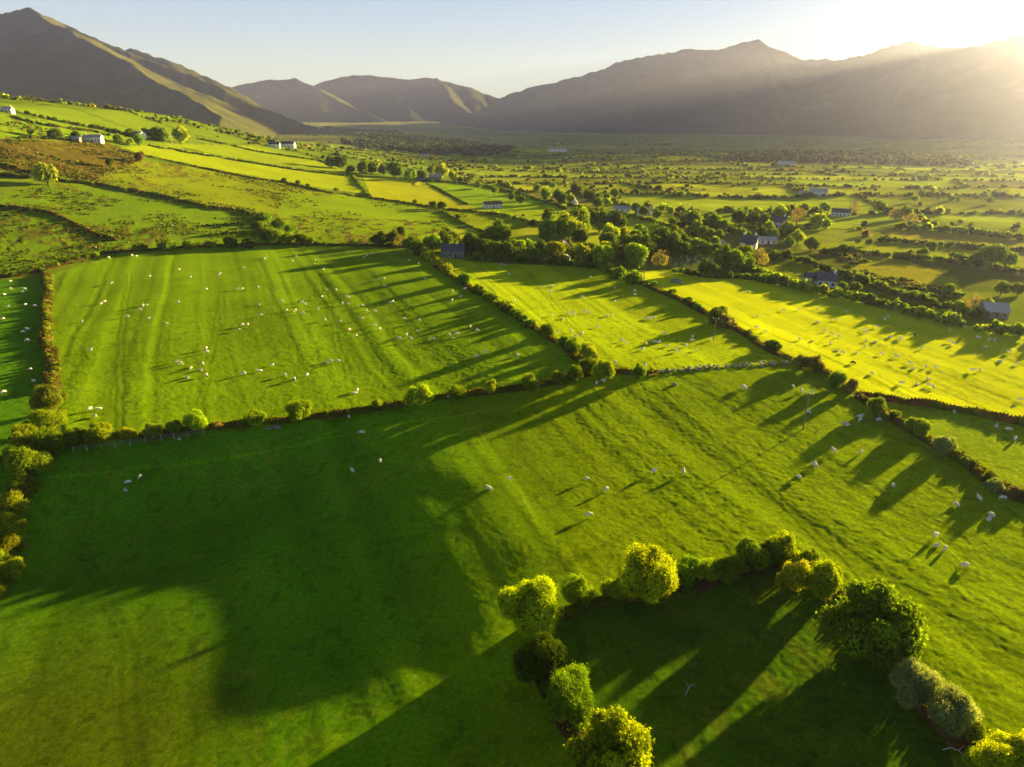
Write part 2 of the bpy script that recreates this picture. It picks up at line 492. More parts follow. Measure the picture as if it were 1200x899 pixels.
def grass_material():
    m, nt, out = new_mat('pasture grass')
    at_ = nt.nodes.new('ShaderNodeAttribute'); at_.attribute_name = 'Col'
    tc = nt.nodes.new('ShaderNodeTexCoord')
    nz = noise(nt, tc.outputs['Object'], 1.6, 5, .8)
    f = ramp(nt, nz.outputs['Fac'], [(.28, (.5, .56, .5, 1)), (.72, (1.5, 1.42, 1.3, 1))])
    c = mixcol(nt, 'MULTIPLY', 1.0, at_.outputs['Color'], f)
    nb = noise(nt, tc.outputs['Object'], 5.0, 4, .8)
    v = vmath(nt, 'SUBTRACT', nb.outputs['Color'], (.5, .5, .5))
    v = vmath(nt, 'MULTIPLY', v, (9, 9, 0))
    a1 = vmath(nt, 'NORMALIZE', vmath(nt, 'ADD', v, (0, 0, .4)))
    a2 = vmath(nt, 'NORMALIZE', vmath(nt, 'ADD', vmath(nt, 'MULTIPLY', v, (-1, -1, 0)), (0, 0, .4)))
    d1 = nt.nodes.new('ShaderNodeBsdfDiffuse'); d2 = nt.nodes.new('ShaderNodeBsdfDiffuse')
    for d, a in ((d1, a1), (d2, a2)):
        nt.links.new(c, d.inputs['Color']); nt.links.new(a, d.inputs['Normal'])
    s = nt.nodes.new('ShaderNodeAddShader')
    nt.links.new(d1.outputs[0], s.inputs[0]); nt.links.new(d2.outputs[0], s.inputs[1])
    nt.links.new(s.outputs[0], out.inputs[0])
    return m
GRASS = grass_material()
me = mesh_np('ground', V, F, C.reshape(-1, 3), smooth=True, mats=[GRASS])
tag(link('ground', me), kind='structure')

# ================================================================== mountains
def mountain_mat():
    m, nt, out = new_mat('mountain heath')
    at_ = nt.nodes.new('ShaderNodeAttribute'); at_.attribute_name = 'Col'
    tc = nt.nodes.new('ShaderNodeTexCoord')
    nz = noise(nt, tc.outputs['Object'], .012, 8, .65)
    f = ramp(nt, nz.outputs['Fac'], [(.3, (.55, .55, .55, 1)), (.7, (1.4, 1.4, 1.4, 1))])
    c = mixcol(nt, 'MULTIPLY', 1.0, at_.outputs['Color'], f)
    bp = nt.nodes.new('ShaderNodeBump'); bp.inputs['Strength'].default_value = .25; bp.inputs['Distance'].default_value = 14
    nt.links.new(nz.outputs['Fac'], bp.inputs['Height'])
    d = nt.nodes.new('ShaderNodeBsdfDiffuse'); nt.links.new(c, d.inputs['Color']); nt.links.new(bp.outputs[0], d.inputs['Normal'])
    nt.links.new(d.outputs[0], out.inputs[0])
    return m
MOUNT = mountain_mat()

def sky_point(px, py, dist):
    """world point on the ray of a photo pixel at a horizontal distance"""
    X, Y, Z = ray_dirs(px, py)
    k = dist / math.hypot(X, Y)
    return (X * k, Y * k, CAM_H + Z * k)

def ridge_height(x, y, lines, seed, rough):
    h = np.full(x.shape, -400.0)
    for pts, slope, power in lines:
        for (x0, y0, z0), (x1, y1, z1) in zip(pts[:-1], pts[1:]):
            L2 = (x1 - x0) ** 2 + (y1 - y0) ** 2
            t = np.clip(((x - x0) * (x1 - x0) + (y - y0) * (y1 - y0)) / L2, 0, 1)
            d = np.hypot(x - x0 - t * (x1 - x0), y - y0 - t * (y1 - y0))
            z = z0 + t * (z1 - z0)
            # concave flank: steep under the crest, easing to the foot
            D = np.maximum(z, 30) / slope
            q = np.clip(d / D, 0, 1.6)
            hh = np.maximum(z, 0) * (np.sign(1 - q) * np.abs(1 - q) ** power)
            hh = np.where(q > 1, -60 * (q - 1), hh)
            h = np.maximum(h, hh)
    return h

def mountain(name, az0, az1, r0, r1, lines, seed, rough, cols, nrows=170, ncols=420, gull=1.0):
    az = np.linspace(rad(az0), rad(az1), ncols); r = np.linspace(r0, r1, nrows)
    x = r[:, None] * np.sin(az); y = r[:, None] * np.cos(az)
    wx = x + (fbm(x / 500, y / 500, 4, seed + 3) - .5) * 170 * rough
    wy = y + (fbm(x / 500, y / 500, 4, seed + 4) - .5) * 170 * rough
    h = ridge_height(wx, wy, lines, seed, rough)
    rid = 1 - np.abs(2 * fbm(x / 330, y / 330, 5, seed, .55) - 1)
    k = np.clip(h / 180, 0, 1)
    h = h + (rid - .8) * 30 * rough * k * gull + (fbm(x / 90, y / 90, 4, seed + 6) - .5) * 14 * rough * k
    base = terrain(x, y)
    z = base - 14 + np.maximum(h, -40) * 1.0
    mixn = fbm(x / 240, y / 240, 4, seed + 8)
    t = np.clip(np.maximum(h, 0) / 450 + (mixn - .5) * .9, 0, 1)[..., None]
    c = np.array(cols[0]) * (1 - t) + np.array(cols[1]) * t
    lit = np.clip((np.gradient(z, axis=1) / np.maximum(np.gradient(x, axis=1), 1)) * -2.5, 0, 1)[..., None]  # painted light: slopes falling to the sunward right get a brighter olive
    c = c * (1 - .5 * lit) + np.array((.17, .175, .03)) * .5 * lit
    rk = sstep(.62, .72, fbm(x / 130, y / 130, 4, seed + 9))[..., None] * np.clip(h / 200, 0, 1)[..., None]
    c = c * (1 - rk * .5) + np.array((.12, .125, .12)) * rk * .5
    V = np.stack([x, y, z], -1).reshape(-1, 3)
    i, j = np.meshgrid(np.arange(nrows - 1), np.arange(ncols - 1), indexing='ij')
    F = np.stack([i*ncols+j, (i+1)*ncols+j, (i+1)*ncols+j+1, i*ncols+j+1], -1).reshape(-1, 4)[:, ::-1]
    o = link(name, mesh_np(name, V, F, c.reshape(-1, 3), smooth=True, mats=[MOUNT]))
    return tag(o, kind='structure')

def crest(pts):
    return [sky_point(*p) for p in pts]

HEATH = ((.085, .11, .03), (.030, .046, .040))
HILL = ((.040, .058, .050), (.028, .042, .048))
# the big mountain on the left: crest comes down and toward us on its lit side
mountain('mountain', -58, -8, 1800, 6200, [
    (crest([(-420, 75, 5200), (-220, 40, 4600), (-60, 25, 4200), (2, 14, 4000), (30, 11, 3950), (70, 28, 3900), (140, 60, 3800), (205, 84, 3700), (250, 100, 3600), (300, 124, 3450), (360, 146, 3300), (390, 152, 3200)]), .48, 1.35),
    (crest([(30, 11, 3950), (72, 33, 3680), (120, 58, 3400), (172, 86, 3120), (216, 112, 2860), (248, 138, 2600), (260, 152, 2380)]), .48, 1.1),
    (crest([(148, 60, 4400), (185, 72, 4350), (230, 92, 4300), (290, 120, 4200)]), .5, 1.2),
    ], 101, 1.0, HEATH)
mountain('mountain', -30, 8, 6500, 11500, [
    (crest([(250, 118, 7600), (290, 107, 7600), (318, 102, 7600), (350, 101, 7600), (372, 108, 7500), (400, 125, 7300), (440, 142, 7100)]), .5, 1.2),
    ], 131, 1.1, HILL, 140, 300)
mountain('mountain', -26, 12, 7400, 13500, [
    (crest([(330, 125, 9200), (375, 104, 9200), (400, 96, 9200), (430, 95, 9200), (470, 99, 9200), (505, 97, 9200), (540, 105, 9200), (570, 116, 9200), (600, 124, 9200), (660, 130, 9200)]), .45, 1.25),
    (crest([(430, 95, 9200), (455, 116, 8600), (480, 136, 8100)]), .6, 1.1),
    (crest([(510, 97, 9200), (530, 120, 8600)]), .6, 1.1),
    ], 151, 1.1, HILL, 150, 300)
mountain('mountain', -8, 52, 3300, 9500, [
    (crest([(525, 165, 6900), (555, 148, 6700), (580, 128, 6500), (605, 114, 6400), (640, 103, 6300), (680, 92, 6200), (718, 81, 6100), (755, 71, 6000), (800, 62, 5900), (850, 60, 5900), (870, 52, 5850), (888, 48, 5850), (905, 57, 5800), (920, 62, 5800), (940, 73, 5700), (985, 73, 5600), (1025, 64, 5500), (1050, 59, 5450), (1072, 53, 5400), (1085, 58, 5400), (1140, 56, 5300), (1175, 45, 5200), (1215, 33, 5100), (1300, 25, 5000), (1450, 40, 5000), (1700, 60, 5200)]), .36, 1.5),
    (crest([(755, 71, 6000), (740, 110, 5300), (720, 145, 4700)]), .5, 1.2),
    (crest([(888, 48, 5850), (900, 95, 5100), (905, 138, 4500)]), .5, 1.2),
    (crest([(1072, 53, 5400), (1060, 100, 4700), (1040, 140, 4200)]), .5, 1.2),
    (crest([(1240, 33, 5000), (1220, 100, 4400), (1180, 140, 4000)]), .5, 1.2),
    ], 171, 1.0, ((.045, .066, .05), (.034, .048, .045)), 190, 520)
# ================================================================== leaves, crowns, shrubs, hedges
def leaf_mat(name, trans=.52):
    m, nt, out = new_mat(name)
    at_ = nt.nodes.new('ShaderNodeAttribute'); at_.attribute_name = 'Col'
    oi = nt.nodes.new('ShaderNodeObjectInfo')
    c = mixcol(nt, 'MULTIPLY', 1.0, at_.outputs['Color'], oi.outputs['Color'])
    hs = nt.nodes.new('ShaderNodeHueSaturation')
    nt.links.new(c, hs.inputs['Color'])
    nt.links.new(fmath(nt, 'ADD', fmath(nt, 'MULTIPLY', oi.outputs['Random'], .5), .75), hs.inputs['Value'])
    d = nt.nodes.new('ShaderNodeBsdfDiffuse'); t = nt.nodes.new('ShaderNodeBsdfTranslucent')
    nt.links.new(hs.outputs[0], d.inputs['Color'])
    tcol = mixcol(nt, 'MULTIPLY', 1.0, hs.outputs[0], (1.35, 1.25, .6, 1))
    nt.links.new(tcol, t.inputs['Color'])
    mx = nt.nodes.new('ShaderNodeMixShader'); mx.inputs[0].default_value = trans
    nt.links.new(d.outputs[0], mx.inputs[1]); nt.links.new(t.outputs[0], mx.inputs[2])
    nt.links.new(mx.outputs[0], out.inputs[0])
    return m
LEAF = leaf_mat('leaves')
BARK = simple_mat('bark', (.13, .10, .07), .95, .4, 4)
PALEBARK = simple_mat('pale bark', (.34, .31, .26), .95, .3, 4)

TINT = {'y': (.38, .52, .010), 'Y': (.50, .62, .010), 'm': (.25, .40, .012), 'd': (.15, .245, .012), 'b': (.27, .24, .06),
        'g': (.33, .42, .04), 's': (.33, .43, .17), 'o': (.39, .47, .012), 'p': (.38, .34, .10)}
WORD = {'y': 'yellow-green', 'Y': 'bright golden-green', 'm': 'mid-green', 'd': 'dark green', 'b': 'olive-brown half-bare',
        'g': 'pale olive', 's': 'silvery blossoming', 'o': 'golden-olive', 'p': 'pale tan'}

def _rot_basis(nrm, rng):
    a = np.cross(nrm, rng.normal(size=nrm.shape)); a /= np.linalg.norm(a, axis=1, keepdims=True) + 1e-9
    return a, np.cross(nrm, a)

_bm = bmesh.new(); bmesh.ops.create_icosphere(_bm, subdivisions=2, radius=1.0)
ICO2 = (np.array([v.co[:] for v in _bm.verts]), np.array([[v.index for v in f.verts] for f in _bm.faces])); _bm.free()
_bm = bmesh.new(); bmesh.ops.create_icosphere(_bm, subdivisions=1, radius=1.0)
ICO1 = (np.array([v.co[:] for v in _bm.verts]), np.array([[v.index for v in f.verts] for f in _bm.faces])); _bm.free()

def crown_arrays(seed, n_leaf, leaf, n_lobe, spread=.55, lobe_r=(.32, .5), core=.78, flat=1.0, ico=ICO1, gap=0.0):
    """leaf crown in the unit box x,y in -1..1, z in 0..1 (leaf clumps on several lobes, dark inside)"""
    rng = np.random.default_rng(seed)
    d = rng.normal(size=(n_lobe, 3)); d[:, 2] = np.abs(d[:, 2]) * .9 - .25; d /= np.linalg.norm(d, axis=1, keepdims=True)
    cen = d * (spread * rng.uniform(.75, 1.12, (n_lobe, 1))); cen[:, 2] *= flat
    r = rng.uniform(*lobe_r, n_lobe)
    cen = np.vstack([cen, [[0, 0, 0]]]); r = np.append(r, .55)
    lb = rng.uniform(.75, 1.25, len(r))
    P, Nn, B = [], [], []
    tot = 0
    while tot < n_leaf:
        k = rng.choice(len(r), n_leaf, p=r ** 2 / (r ** 2).sum())
        u = rng.normal(size=(n_leaf, 3)); u /= np.linalg.norm(u, axis=1, keepdims=True)
        # uneven clumps on each lobe
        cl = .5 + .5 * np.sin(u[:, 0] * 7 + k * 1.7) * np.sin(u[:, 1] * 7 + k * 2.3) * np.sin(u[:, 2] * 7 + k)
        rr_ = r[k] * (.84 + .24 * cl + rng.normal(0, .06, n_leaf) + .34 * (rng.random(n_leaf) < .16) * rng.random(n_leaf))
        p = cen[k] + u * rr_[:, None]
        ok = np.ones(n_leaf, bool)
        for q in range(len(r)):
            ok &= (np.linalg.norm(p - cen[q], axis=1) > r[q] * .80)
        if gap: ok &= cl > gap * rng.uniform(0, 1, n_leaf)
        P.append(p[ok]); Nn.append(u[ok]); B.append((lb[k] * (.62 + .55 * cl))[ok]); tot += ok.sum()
    P = np.vstack(P)[:n_leaf]; Nn = np.vstack(Nn)[:n_leaf]; B = np.concatenate(B)[:n_leaf]
    nn = Nn + rng.normal(0, .55, Nn.shape); nn /= np.linalg.norm(nn, axis=1, keepdims=True)
    a, b = _rot_basis(nn, rng)
    s = leaf * rng.uniform(.6, 1.35, (len(P), 1))
    q = np.stack([P + a * s, P + b * s * .62, P - a * s, P - b * s * .62], 1)
    V = q.reshape(-1, 3)
    n = len(P); i4 = np.arange(n)[:, None] * 4
    F = np.concatenate([i4 + [[0, 1, 2]], i4 + [[0, 2, 3]]], 0)
    col = np.repeat(B * rng.uniform(.72, 1.3, n), 4)
    Vs, Fs, Cs = [V], [F], [col]; base = len(V)
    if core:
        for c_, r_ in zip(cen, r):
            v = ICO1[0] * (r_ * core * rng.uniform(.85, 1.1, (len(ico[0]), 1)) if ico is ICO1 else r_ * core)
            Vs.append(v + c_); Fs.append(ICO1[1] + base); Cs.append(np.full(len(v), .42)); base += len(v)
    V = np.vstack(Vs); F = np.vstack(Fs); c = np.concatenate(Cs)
    V[:, 2] = V[:, 2]
    # normalise to the unit box
    z0, z1 = np.percentile(V[:, 2], .5), np.percentile(V[:, 2], 99.7)
    V[:, 2] = (V[:, 2] - z0) / (z1 - z0)
    m = np.percentile(np.hypot(V[:, 0], V[:, 1]), 98); V[:, :2] /= m
    hue = np.stack([c * (1 + .1 * (c - 1)), c, c * .9], 1)
    return V, F, hue

def crown_mesh(name, *a, **k):
    V, F, c = crown_arrays(*a, **k)
    return mesh_np(name, V, F, c, mats=[LEAF])

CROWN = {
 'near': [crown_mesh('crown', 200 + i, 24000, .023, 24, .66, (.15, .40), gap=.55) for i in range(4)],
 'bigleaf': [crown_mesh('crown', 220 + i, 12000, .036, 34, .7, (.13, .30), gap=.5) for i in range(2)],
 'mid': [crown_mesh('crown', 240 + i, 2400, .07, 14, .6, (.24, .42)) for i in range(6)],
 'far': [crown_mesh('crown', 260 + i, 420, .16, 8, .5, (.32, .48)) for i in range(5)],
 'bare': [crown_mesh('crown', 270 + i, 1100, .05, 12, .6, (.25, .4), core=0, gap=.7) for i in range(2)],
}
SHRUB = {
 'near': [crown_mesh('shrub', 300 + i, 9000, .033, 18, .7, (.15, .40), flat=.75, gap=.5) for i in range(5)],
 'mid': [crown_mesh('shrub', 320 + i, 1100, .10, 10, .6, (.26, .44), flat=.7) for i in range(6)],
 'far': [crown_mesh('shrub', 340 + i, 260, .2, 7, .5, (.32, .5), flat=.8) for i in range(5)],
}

def trunk_mesh(seed, thick=1.0):
    rng = random.Random(seed); mb = MB()
    pts = [(0, 0, -.03)]; x = y = 0
    for z in (.12, .26, .42, .6):
        x += rng.uniform(-.03, .03); y += rng.uniform(-.03, .03); pts.append((x, y, z))
    mb.tube(pts, [.042 * thick, .030 * thick, .026 * thick, .02 * thick, .010 * thick], 8)
    for k in range(6):
        a = k * 1.05 + rng.uniform(-.3, .3); z = rng.uniform(.2, .45); L = rng.uniform(.22, .36)
        ca, sa = math.cos(a), math.sin(a)
        mb.tube([(0, 0, z), (ca * L * .5, sa * L * .5, z + .12), (ca * L, sa * L, z + .30)], [.016 * thick, .011 * thick, .004 * thick], 6)
    return mb.mesh('trunk', [BARK if thick < 1.4 else PALEBARK], True)
TRUNK = [trunk_mesh(5 + i) for i in range(4)]
BARETRUNK = [trunk_mesh(15 + i, 1.5) for i in range(2)]

def stem_mesh(seed):
    rng = random.Random(seed); mb = MB()
    for k in range(5):
        a = k * 1.26 + rng.uniform(-.3, .3); L = rng.uniform(.3, .6)
        mb.tube([(math.cos(a) * .08, math.sin(a) * .08, -.05), (math.cos(a) * L * .4, math.sin(a) * L * .4, .3), (math.cos(a) * L, math.sin(a) * L, .62)], [.05, .035, .012], 5)
    return mb.mesh('stem', [BARK], True)
STEM = [stem_mesh(25 + i) for i in range(3)]
_cnt = [0]

def dist_cam(p): return math.hypot(p[0], p[1])

def tree(p, h, r, tint, label, group, lod=None, base=.2, jit=.12, name='tree'):
    _cnt[0] += 1; k = _cnt[0]
    rng = random.Random(k * 13)
    if lod is None: lod = 'near' if dist_cam(p) < 165 else ('mid' if dist_cam(p) < 430 else 'far')
    root = tag(empty(name, (p[0], p[1], p[2]), rng.uniform(0, 6.28)), label, 'tree', group)
    ms = CROWN[lod]
    c = link('crown', ms[k % len(ms)], root, (0, 0, base * h)); c.scale = (r, r * rng.uniform(.88, 1.1), h * (1 - base))
    f = rng.uniform(1 - jit, 1 + jit); t = TINT[tint]
    c.color = (t[0] * f * rng.uniform(.93, 1.07), t[1] * f, t[2] * f, 1)
    bt = BARETRUNK if lod == 'bare' else TRUNK
    tr = link('trunk', bt[k % len(bt)], root); tr.scale = (h, h, h * (1.25 if lod == 'bare' else 1))
    return root

def shrub(p, h, r, tint, label, group, lod=None, jit=.15, asp=1.0):
    _cnt[0] += 1; k = _cnt[0]
    rng = random.Random(k * 17)
    if lod is None: lod = 'near' if dist_cam(p) < 190 else ('mid' if dist_cam(p) < 380 else 'far')
    f = rng.uniform(1 - jit, 1 + jit); t = TINT[tint]
    colr = (t[0] * f * rng.uniform(.9, 1.1), t[1] * f, t[2] * f, 1)
    ms = SHRUB[lod]
    if lod == 'near':
        root = tag(empty('shrub', p, rng.uniform(0, 6.28)), label, 'shrub', group)
        c = link('foliage', ms[k % len(ms)], root, (0, 0, .08 * h)); s = link('stem', STEM[k % 3], root); s.scale = (r, r, h)
    else:
        c = root = tag(link('shrub', ms[k % len(ms)], None, (p[0], p[1], p[2] - .1 * h)), label, 'shrub', group)
        c.rotation_euler = (0, 0, rng.uniform(0, 6.28))
    c.scale = (r, r * rng.uniform(.85, 1.15) * asp, h); c.color = colr
    return root

ORD = ['first','second','third','fourth','fifth','sixth','seventh','eighth','ninth','tenth','eleventh','twelfth','thirteenth','fourteenth','fifteenth','sixteenth','seventeenth','eighteenth','nineteenth','twentieth']
TENS = {2: 'twenty', 3: 'thirty', 4: 'forty', 5: 'fifty'}
def ordinal(n):
    if n <= 20: return ORD[n - 1]
    t, u = divmod(n, 10)
    if u == 0: return {3: 'thirtieth', 4: 'fortieth', 5: 'fiftieth'}[t]
    return TENS[t] + '-' + ORD[u - 1]

def walk(px_line, step, jitter=.35, side=.25, seed=1):
    """points along a photo polyline, set out in metres on the ground"""
    rng = random.Random(seed)
    # densify in the photo, drop to the ground, then walk in metres
    a = np.array(px_line, float); pts = []
    for (x0, y0), (x1, y1) in zip(a[:-1], a[1:]):
        n = max(2, int(math.hypot(x1 - x0, y1 - y0) / 4))
        for i in range(n): pts.append((x0 + (x1 - x0) * i / n, y0 + (y1 - y0) * i / n))
    pts.append(tuple(a[-1])); pts = np.array(pts)
    g = ground(pts[:, 0], pts[:, 1])
    seg = np.hypot(*(g[1:, :2] - g[:-1, :2]).T); cum = np.concatenate([[0], np.cumsum(seg)])
    out = []; s = rng.uniform(0, step)
    while s < cum[-1]:
        x = np.interp(s, cum, g[:, 0]); y = np.interp(s, cum, g[:, 1])
        x += rng.gauss(0, side * step); y += rng.gauss(0, side * step)
        out.append((x, y, float(terrain(x, y))))
        s += step * rng.uniform(1 - jitter, 1 + jitter)
    return out, g

# ---- clumps joined into one mass (a continuous hedge, far scrub)
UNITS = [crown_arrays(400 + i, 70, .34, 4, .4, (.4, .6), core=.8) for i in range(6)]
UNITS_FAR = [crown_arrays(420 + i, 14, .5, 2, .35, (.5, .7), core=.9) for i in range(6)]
def mass_mesh(name, pts, hs, rs, cols, units, seed=1):
    rng = np.random.default_rng(seed)
    pts = np.asarray(pts, float); hs = np.asarray(hs, float); rs = np.asarray(rs, float); cols = np.asarray(cols, float)
    which = rng.integers(0, len(units), len(pts)); ang = rng.uniform(0, 6.28, len(pts))
    Vs, Fs, Cs = [], [], []; base = 0
    for u in range(len(units)):
        ii = np.nonzero(which == u)[0]
        if not len(ii): continue
        V, F, c = units[u]; n = len(V)
        ca, sa = np.cos(ang[ii])[:, None], np.sin(ang[ii])[:, None]
        x = (V[None, :, 0] * ca - V[None, :, 1] * sa) * rs[ii][:, None] + pts[ii, 0][:, None]
        y = (V[None, :, 0] * sa + V[None, :, 1] * ca) * rs[ii][:, None] + pts[ii, 1][:, None]
        z = (V[None, :, 2] - .08) * hs[ii][:, None] + pts[ii, 2][:, None]
        Vs.append(np.stack([x, y, z], -1).reshape(-1, 3))
        Fs.append((F[None] + (np.arange(len(ii)) * n)[:, None, None] + base).reshape(-1, 3))
        Cs.append((c[None] * cols[ii][:, None, :]).reshape(-1, 3)); base += n * len(ii)
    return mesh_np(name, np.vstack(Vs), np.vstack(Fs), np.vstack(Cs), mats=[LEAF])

def hedge(label, px_line, h, tints='mmd', step=None, seed=1, group=None, wid=.62, gaps=.0):
    step = step or h * .62
    pts, _ = walk(px_line, step, .3, .22, seed)
    rng = np.random.default_rng(seed)
    pts = [p for p in pts if rng.random() >= gaps]
    n = len(pts); hs = h * rng.uniform(.55, 1.25, n); rs = np.maximum(hs * wid, .5) * rng.uniform(.9, 1.4, n)
    cols = np.array([np.array(TINT[tints[rng.integers(len(tints))]]) * rng.uniform(.75, 1.25) for _ in range(n)])
    return tag(link('hedge', mass_mesh('hedge', pts, hs, rs, cols, UNITS, seed)), label, 'hedge', group)

BANK = None
def bank(label, px_line, h=.9, w=1.3, tint=(.16, .17, .03), seed=1, name='hedge_bank', cat='hedge bank'):
    """low earth bank with rough growth along a field edge"""
    _, g = walk(px_line, 5, seed=seed)
    d = [g[0]]
    for q in g[1:]:
        if math.hypot(q[0] - d[-1][0], q[1] - d[-1][1]) > .7: d.append(q)
    # resample every .7 m
    d = np.array(d); seg = np.hypot(*(d[1:, :2] - d[:-1, :2]).T); cum = np.concatenate([[0], np.cumsum(seg)])
    s = np.arange(0, cum[-1], .7); x = np.interp(s, cum, d[:, 0]); y = np.interp(s, cum, d[:, 1])
    wob = (fbm(s / 9, s * 0, 2, seed) - .5) * 1.6
    tx, ty = np.gradient(x), np.gradient(y); L = np.hypot(tx, ty) + 1e-9; nx, ny = -ty / L, tx / L
    x = x + nx * wob; y = y + ny * wob
    prof = np.array([(-1, -.25), (-.72, .5), (-.35, .95), (.1, 1.0), (.5, .8), (.8, .45), (1, -.25)])
    W = w * (.75 + .5 * fbm(s / 4, s * 0 + 3, 2, seed + 1)); H = h * (.35 + 1.2 * fbm(s / 3, s * 0 + 9, 3, seed + 2))
    Vx = x[:, None] + nx[:, None] * prof[:, 0] * W[:, None]; Vy = y[:, None] + ny[:, None] * prof[:, 0] * W[:, None]
    Vz = terrain(x, y)[:, None] + prof[:, 1] * H[:, None]
    nz_ = fbm(Vx * 1.7, Vy * 1.7, 2, seed + 4)
    Vz = Vz + (nz_ - .5) * .45
    k = len(prof)
    c = np.array(tint) * (.55 + .9 * fbm(Vx / 2, Vy / 2, 3, seed + 5))[..., None]
    gr = sstep(.5, .6, fbm(Vx / 4, Vy / 4, 2, seed + 6))[..., None]
    c = c * (1 - gr) + np.array((.13, .19, .01)) * gr
    i, j = np.meshgrid(np.arange(len(s) - 1), np.arange(k - 1), indexing='ij')
    F = np.stack([i*k+j, i*k+j+1, (i+1)*k+j+1, (i+1)*k+j], -1).reshape(-1, 4)[:, ::-1]
    V1 = np.stack([Vx, Vy, Vz], -1).reshape(-1, 3); C1 = c.reshape(-1, 3)
    # ragged grass and bramble leaves over it
    rng = np.random.default_rng(seed); n = len(s) * 16
    ii = rng.integers(0, len(s), n); t = rng.uniform(-1, 1, n)
    P = np.stack([x[ii] + nx[ii] * t * W[ii], y[ii] + ny[ii] * t * W[ii], terrain(x, y)[ii] + H[ii] * np.sqrt(np.clip(1 - t * t, 0, 1)) + rng.uniform(0, .25, n)], -1)
    nn = rng.normal(size=(n, 3)); nn[:, 2] += .5; nn /= np.linalg.norm(nn, axis=1, keepdims=True)
    a, b = _rot_basis(nn, rng); sz = rng.uniform(.12, .36, (n, 1))
    q = np.stack([P + a * sz, P + b * sz * .7, P - a * sz, P - b * sz * .7], 1).reshape(-1, 3)
    base = len(V1)
    F2 = np.arange(n * 4).reshape(-1, 4) + base
    lc = np.where(rng.random((n, 1)) < .55, np.array([[.17, .21, .014]]), np.array([[.16, .115, .03]])) * rng.uniform(.5, 1.3, (n, 1))
    me = mesh_np(name, np.vstack([V1, q]), np.vstack([F, F2]), np.vstack([C1, np.repeat(lc, 4, 0)]), mats=[LEAF])
    return tag(link(name, me), label, cat)

def shrub_row(where, px_line, step, h, tints, group, seed, rank='left', extra=(), wr=(.55, .8), skip=()):
    """individual shrubs along a hedge line; extra: (px, py, width in px, tint) set by hand"""
    rng = random.Random(seed); items = []
    if step:
        pts, _ = walk(px_line, step, .4, .12, seed)
        for p in pts:
            px, py = project(*p)
            if any(abs(px - e[0]) < e[2] * .55 + 2 and abs(py - e[1]) < 26 for e in extra): continue
            if any(x0 <= px <= x1 for x0, x1 in skip): continue
            hh = h * rng.uniform(.6, 1.3)
            items.append((p, hh, hh * rng.uniform(*wr), rng.choice(tints)))
    for e in extra:
        p = at(e[0], e[1]); r = size_at(p, e[2]) / 2
        items.append((tuple(p), r * (e[4] if len(e) > 4 else 1.5), r, e[3]))
    pr = [(project(*it[0]), it) for it in items]
    vis = [q for q in pr if -30 < q[0][0] < 1230 and q[0][1] < 930]
    vis.sort(key=(lambda q: q[0][0]) if rank == 'left' else (lambda q: q[0][1]))
    for n, (_, (p, hh, r, t)) in enumerate(vis):
        w_ = f"{WORD[t]} shrub, {ordinal(n + 1)} from the {'left' if rank == 'left' else 'far end'} {where}"
        shrub(p, hh, r, t, w_, group)

# ------------------------------------------------ the near hedges
L_BOTTOM = [(-20,545),(40,530),(85,517),(120,512),(180,512),(230,503),(300,496),(350,490),(430,481),(490,472),(535,464),(575,459),(620,453),(650,447),(700,437),(745,438),(770,437)]
bank('long low bank with rough grass below the walled pasture', L_BOTTOM, .9, 1.4, seed=3)
shrub_row('below the walled pasture', L_BOTTOM, 9, 1.3, 'ymo', 'shrubs along the bank below the walled pasture', 5, extra=[
    (55,506,40,'y',1.3),(32,528,44,'y',1.3),(60,530,40,'m',1.3),(90,522,30,'m',1.4),(118,520,34,'y',1.5),(152,516,18,'o',1.8),(180,514,22,'g',1.7),(205,508,22,'m',1.4),(232,505,30,'y',1.5),
    (256,504,13,'p',1.6),(281,503,10,'p',1.5),(300,499,30,'y',1.2),(350,494,30,'y',1.7),(443,480,16,'y',1.6),(492,476,34,'y',1.4),(535,467,24,'y',1.3),(576,462,19,'y',1.7),(621,458,24,'y',1.6),
    (655,451,20,'m',1.6),(674,447,22,'y',1.7),(706,446,26,'y',1.8),(690,440,24,'m',1.6),(748,444,18,'m',2.0)], skip=[(0,120)])
L_LEFT = [(50,318),(57,340),(53,370),(56,400),(61,430),(61,458)]
bank('rough bank running between the dark pasture and the walled pasture', L_LEFT, 1.0, 1.8, (.17,.12,.035), seed=7)
shrub_row('down the side of the walled pasture', L_LEFT, 3.2, 1.7, 'oyogpy', 'gorse and bramble shrubs beside the walled pasture', 9, rank='top', extra=[(61,483,36,'g',1.7)], wr=(.6,.85))
L_CORNER = [(60,500),(45,540),(25,575),(12,610),(10,650),(5,690)]
shrub_row('in the shady corner clump', L_CORNER, 0, 3, 'y', 'shrubs in the corner clump', 11, rank='top', extra=[
    (38,560,46,'m',1.5),(30,583,40,'d',1.4),(15,610,44,'o',1.5),(14,632,42,'y',1.5),(10,655,40,'o',1.5),(16,680,34,'y',1.5),(-6,675,40,'y',1.4),(-10,700,36,'o',1.4),(25,545,36,'m',1.4)])
L_WR = [(488,296),(500,303),(515,316),(535,329),(560,344),(577,354),(597,366),(620,382),(640,394),(655,404),(672,416),(690,432)]
bank('dark bank between the walled pasture and the middle pasture', L_WR, .9, 1.3, seed=13)
